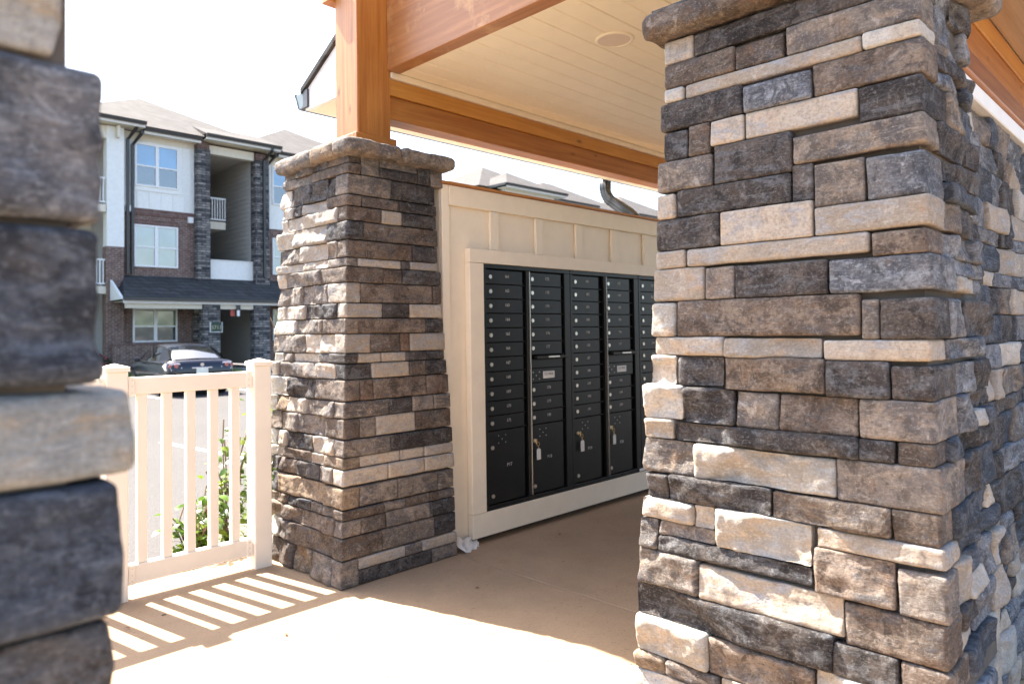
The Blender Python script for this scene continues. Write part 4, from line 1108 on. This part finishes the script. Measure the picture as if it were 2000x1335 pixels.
# walls
W('wall', 'siding_white', 8.86, 11.60, Y, Y + .2, 6.32, 9.30)
W('wall', 'brick_wall', 8.86, 11.60, Y + .02, Y + .22, 2.2, 6.05)
W('brick_course', 'soldier_brick', 8.862, 11.598, Y - .01, Y + .2, 6.052, 6.318)
W('brick_course', 'soldier_brick', 9.20, 11.0, Y - .012, Y + .02, 5.68, 5.88)
W('wall', 'brick_wall', 8.86, 12.10, Y + .02, Y + .22, -.2, 2.198)
W('knee_wall', 'brick_wall', 8.40, 12.0, Y - .55, Y - .35, -.2, .94)
W('brick_course', 'soldier_brick', 8.40, 12.0, Y - .57, Y - .33, .942, 1.03)
W('pilaster', 'brick_wall', 8.24, 8.84, Y - .30, Y + .2, -.2, 4.70)
W('pilaster', 'siding_white', 8.26, 8.86, Y - .28, Y + .18, 4.702, 9.30)
W('frieze', 'trim_cream', 8.86, 11.60, Y - .03, Y - .001, 8.98, 9.26)
W('window_trim', 'siding_white', 9.20, 11.10, Y - .035, Y - .001, 7.02, 7.12)
for x in (8.95, 9.4, 9.85, 10.3, 10.75, 11.2): W('batten', 'siding_white', x, x + .05, Y - .02, Y - .001, 6.33, 7.01)
for x in (8.98, 11.12, 11.42): W('batten', 'siding_white', x, x + .05, Y - .02, Y - .001, 7.12, 8.97)
window(ba, 9.32, 10.97, 7.20, 8.90, Y, ('pane_painted_sky', 'pane_teal'))
window(ba, 9.28, 10.94, 4.01, 5.67, Y, ('pane_pale', 'pane_pale'))
window(ba, 9.24, 10.91, 1.04, 2.37, Y, ('pane_green', 'pane_teal'))
# stone columns
W('stone_column', 'ledgestone', 11.60, 12.13, Y - .35, Y + .15, 3.2, 9.0)
W('brick_course', 'soldier_brick', 11.62, 12.11, Y - .33, Y + .13, 9.002, 9.28)
W('stone_column', 'ledgestone', 14.10, 14.72, Y - .35, Y + .15, -.2, 8.9)
W('brick_course', 'soldier_brick', 14.12, 14.70, Y - .33, Y + .13, 8.902, 9.20)
W('stone_column', 'ledgestone', 11.55, 12.12, Y - .10, Y + .3, 0, 2.2)
W('beam', 'trim_cream', 12.135, 14.095, Y - .20, Y + .1, 8.88, 9.24)
# breezeway
W('side_wall', 'siding_grey', 14.10, 14.30, Y + .151, Y + 9, 0, 9.2)
for i in range(46):
    z = .1 + i * .2
    b = MB().prism([(14.099, z), (14.075, z), (14.099, z + .197)], 1, Y + .16, Y + 9); 
    # prism outline is in the XZ plane
    put(b, 'lap_board', 'siding_grey', ba)
W('side_wall', 'siding_grey', 11.95, 12.10, Y + .151, Y + 9, 0, 9.2)
W('breezeway_ceiling', 'porch_ceiling', 12.11, 14.09, Y + .11, Y + 9, 9.0, 9.1)
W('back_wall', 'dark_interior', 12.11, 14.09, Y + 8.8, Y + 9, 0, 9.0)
W('landing', 'trim_cream', 12.13, 13.30, Y + .9, Y + 5, 5.90, 6.22)
W('landing', 'porch_ceiling', 12.11, 14.09, Y + 2.5, Y + 6, 2.95, 3.15)
W('parapet', 'siding_white', 12.135, 14.095, Y - .05, Y + .1, 3.45, 4.42)
W('parapet_cap', 'trim_white', 12.135, 14.095, Y - .08, Y + .12, 4.422, 4.46)
ra = put(MB().box(12.14, 13.32, Y + .93, Y + .97, 7.22, 7.28), 'railing', 'trim_white', ba)
put(MB().box(12.14, 13.32, Y + .93, Y + .97, 6.30, 6.35), 'rail', 'trim_white', ra)
put(MB().box(12.36, 12.46, Y + .90, Y + 1.0, 6.23, 7.36), 'post', 'trim_white', ra)
for i in range(11): put(MB().box(12.16 + i * .112, 12.195 + i * .112, Y + .935, Y + .965, 6.35, 7.22), 'baluster', 'trim_white', ra)
# porch roof
pb = MB(); pb.v = [(8.45, Y - 1.65, 2.66), (15.9, Y - 1.65, 2.66), (15.9, Y - .02, 3.66), (8.90, Y - .02, 3.66), (8.45, Y - .35, 2.66)]
pb.f = [(0, 1, 2, 3), (0, 3, 4)]; put(pb, 'porch_roof', 'shingle_dark', ba)
pb = MB().prism([(Y - 1.65, 2.64), (Y - .32, 2.64), (Y - .32, 3.42), (Y - 1.62, 2.70)], 0, 8.36, 8.44); put(pb, 'porch_gable', 'trim_white', ba)
put(MB().box(8.40, 15.9, Y - 1.80, Y - 1.66, 2.60, 2.72), 'gutter', 'gutter_metal', ba)
W('fascia', 'trim_white', 8.42, 15.9, Y - 1.655, Y - 1.62, 2.50, 2.62)
W('beam', 'trim_cream', 8.55, 11.30, Y - 1.55, Y - 1.35, 2.32, 2.56)
W('beam', 'trim_cream', 12.0, 13.40, Y - 1.55, Y - 1.35, 2.32, 2.56)
W('porch_ceiling', 'porch_ceiling', 8.5, 15.9, Y - 1.6, Y - .01, 2.565, 2.60)
W('stone_column', 'ledgestone', 11.32, 12.0, Y - 1.60, Y - 1.20, -.2, 2.56)
W('stone_column', 'ledgestone', 13.42, 14.1, Y - 1.60, Y - 1.20, -.2, 2.56)
W('lantern', 'gutter_metal', 12.66, 12.82, Y - 1.62, Y - 1.56, 2.30, 2.52)
ex = W('exit_sign', 'sign_red', 12.48, 12.66, Y - 1.45, Y - 1.42, 2.05, 2.29)
W('notice', 'trim_white', 12.69, 12.80, Y - 1.60, Y - 1.57, 2.04, 2.28)
sg = W('number_sign', 'trim_white', 11.57, 12.06, Y - 1.66, Y - 1.61, 1.39, 1.80)
put(MB().prism([(11.60, 1.42), (12.03, 1.42), (12.03, 1.79), (11.815, 1.83), (11.60, 1.79)], 1, Y - 1.675, Y - 1.661), 'sign_panel', 'sign_green', sg)
text('5711', .21, 'sign_gold', sg, 11.815, Y - 1.678, 1.58, 'sign_number')
for x, z in ((8.95, 6.25), (11.33, 6.02)): W('wall_lamp', 'trim_white', x, x + .2, Y - .12, Y - .015, z - .12, z + .12)
# right hand part
W('wall', 'siding_white', 14.72, 22.0, Y, Y + .2, 6.0, 9.2)
W('wall', 'brick_wall', 14.72, 22.0, Y + .02, Y + .2, -.2, 5.998)
for z0, z1, mt in ((7.1, 8.85, ('pane_painted_sky', 'pane_teal')), (3.95, 5.6, ('pane_pale', 'pane_pale')), (1.0, 2.4, ('pane_green', 'pane_teal'))):
    window(ba, 15.02, 16.6, z0, z1, Y, mt); window(ba, 18.2, 19.8, z0, z1, Y, mt)
W('frieze', 'trim_cream', 14.73, 22.0, Y - .03, Y - .001, 8.9, 9.2)
# left porch bay
W('wall', 'trim_cream', 2.0, 8.24, Y + 1.6, Y + 1.8, 0, 9.2)
W('porch_ceiling', 'porch_ceiling', 2.0, 8.25, Y - .2, Y + 1.6, 9.0, 9.05)
W('frieze', 'trim_cream', 2.0, 8.26, Y - .28, Y - .1, 8.80, 9.28)
for z in (6.0, 2.9): W('balcony_floor', 'trim_cream', 2.0, 8.24, Y - .25, Y + 1.6, z, z + .28)
window(ba, 6.6, 7.6, 6.6, 8.7, Y + 1.6, ('pane_teal', 'pane_teal')); window(ba, 6.6, 7.6, 3.5, 5.5, Y + 1.6, ('pane_teal', 'pane_teal')); window(ba, 6.6, 7.6, .8, 2.4, Y + 1.6, ('pane_teal', 'pane_teal'))
for z in (6.28, 3.18):
    ra = put(MB().box(2.0, 8.23, Y - .2, Y - .15, z + .98, z + 1.04), 'railing', 'trim_white', ba)
    put(MB().box(2.0, 8.23, Y - .2, Y - .15, z + .08, z + .13), 'rail', 'trim_white', ra)
    for i in range(24): put(MB().box(5.5 + i * .115, 5.535 + i * .115, Y - .19, Y - .16, z + .13, z + .98), 'baluster', 'trim_white', ra)
W('bracket', 'trim_cream', 8.55, 8.65, Y - .55, Y - .285, 8.85, 9.3)
# roofs and gutters
gutter(ba, 2.0, 9.50, Y - .75, 9.50); gutter(ba, 9.52, 11.75, Y - .45, 9.36); gutter(ba, 11.80, 15.10, Y - .75, 9.50); gutter(ba, 15.12, 22.4, Y - .45, 9.36)
hip(ba, .1, 9.52, Y - .85, Y + 8.6, 9.55); hip(ba, 6.2, 15.3, Y - .60, Y + 8.7, 9.45); hip(ba, 13.2, 22.4, Y - .5, Y + 8.6, 9.42)
pb = MB(); pb.v = [(11.8, Y - .76, 9.57), (15.12, Y - .76, 9.57), (15.12, Y + 1.4, 10.44), (11.8, Y + 1.4, 10.44), (11.8, Y - .2, 9.5), (15.12, Y - .2, 9.5)]; pb.f = [(0, 1, 2, 3), (0, 3, 4), (1, 5, 2)]; put(pb, 'roof', 'shingle_light', ba)
spout(ba, 9.0, Y - .15, 9.45, 3.7); spout(ba, 9.22, Y, 9.30, 3.7); spout(ba, 14.45, Y - .35, 9.45, 3.8); spout(ba, 14.76, Y - .02, 9.35, 3.7)
W('main_block', 'siding_white', 2.1, 11.9, Y + 1.81, Y + 8, 0, 9.3); W('main_block', 'siding_white', 14.31, 22.0, Y + .21, Y + 8, 0, 9.3)

bb = thing('apartment_building', 'pale roofs and eaves of a second apartment house rising above the cream wall', 'building', (38, 34, 0), 'apartment buildings across the parking lot')
W2 = lambda nm, mt, x0, x1, y0, y1, z0, z1: put(MB().box(x0, x1, y0, y1, z0, z1), nm, mt, bb)
W2('wall', 'siding_white', 27.8, 51, 30.0, 38, 0, 9.35)
W2('wall', 'siding_white', 28.4, 32.6, 28.6, 29.99, 0, 9.35)
W2('wall', 'brick_wall', 27.82, 50.9, 29.9, 29.99, 0, 3.2) if False else None
hip(bb, 27.1, 36.5, 29.4, 38.7, 9.55); hip(bb, 27.9, 33.1, 28.0, 33.2, 9.55); hip(bb, 33.0, 43.4, 29.6, 39.0, 9.40); hip(bb, 42.0, 51.4, 29.4, 38.7, 9.5)
gutter(bb, 27.9, 33.1, 28.0, 9.50); gutter(bb, 33.3, 37.9, 29.3, 9.50); gutter(bb, 37.9, 42.5, 29.5, 9.38); gutter(bb, 42.5, 51.4, 29.3, 9.5)
put(MB().box(27.78, 27.9, 27.95, 38.6, 9.43, 9.56), 'gutter', 'gutter_metal', bb)
W2('frieze', 'trim_cream', 33.2, 51, 29.93, 29.99, 8.9, 9.33)
W2('bracket', 'trim_cream', 36.8, 37.0, 29.5, 29.92, 8.7, 9.3)
for x in (34.0, 38.5, 44.0, 48.0):
    for z0 in (1.0, 4.0, 7.1): window(bb, x, x + 1.6, z0, z0 + 1.6, 30.0, ('pane_painted_sky', 'pane_teal'))
spout(bb, 33.1, 30.0, 9.4, .2); spout(bb, 42.1, 30.0, 9.3, .2)

# a few dry leaves and grains lying on the slab
for i, (x, y) in enumerate(((1.45, 2.78), (2.95, 2.55), (2.35, 2.62), (3.3, 2.9), (1.02, 3.35))):
    lo = link('dry_leaf', LEAF['leaf_dark'] if False else lm_dry, None, (x, y, .004)); lo.scale = (.022, .03, .02); lo.rotation_euler = (.1, .15, i * 1.7)
    tag(lo, ('small dry leaf on the sunlit edge below the fence shadow', 'small dry leaf on the shaded slab in front of the mailboxes', 'small dry leaf in the shade just right of the middle pillar foot', 'small dry leaf close under the mailbox wall', 'small dry leaf among the fence shadow stripes')[i], 'leaf')
gm = MB()
for i in range(70):
    x, y = rng.uniform(.9, 5.5), rng.uniform(1.2, 3.1); r_ = rng.uniform(.001, .0022); gm.box(x - r_, x + r_, y - r_, y + r_, .0005, r_)
o = put(gm, 'grit', 'mortar'); o['kind'] = 'stuff'; o['label'] = 'fine grit scattered over the concrete slab'; o['category'] = 'grit'
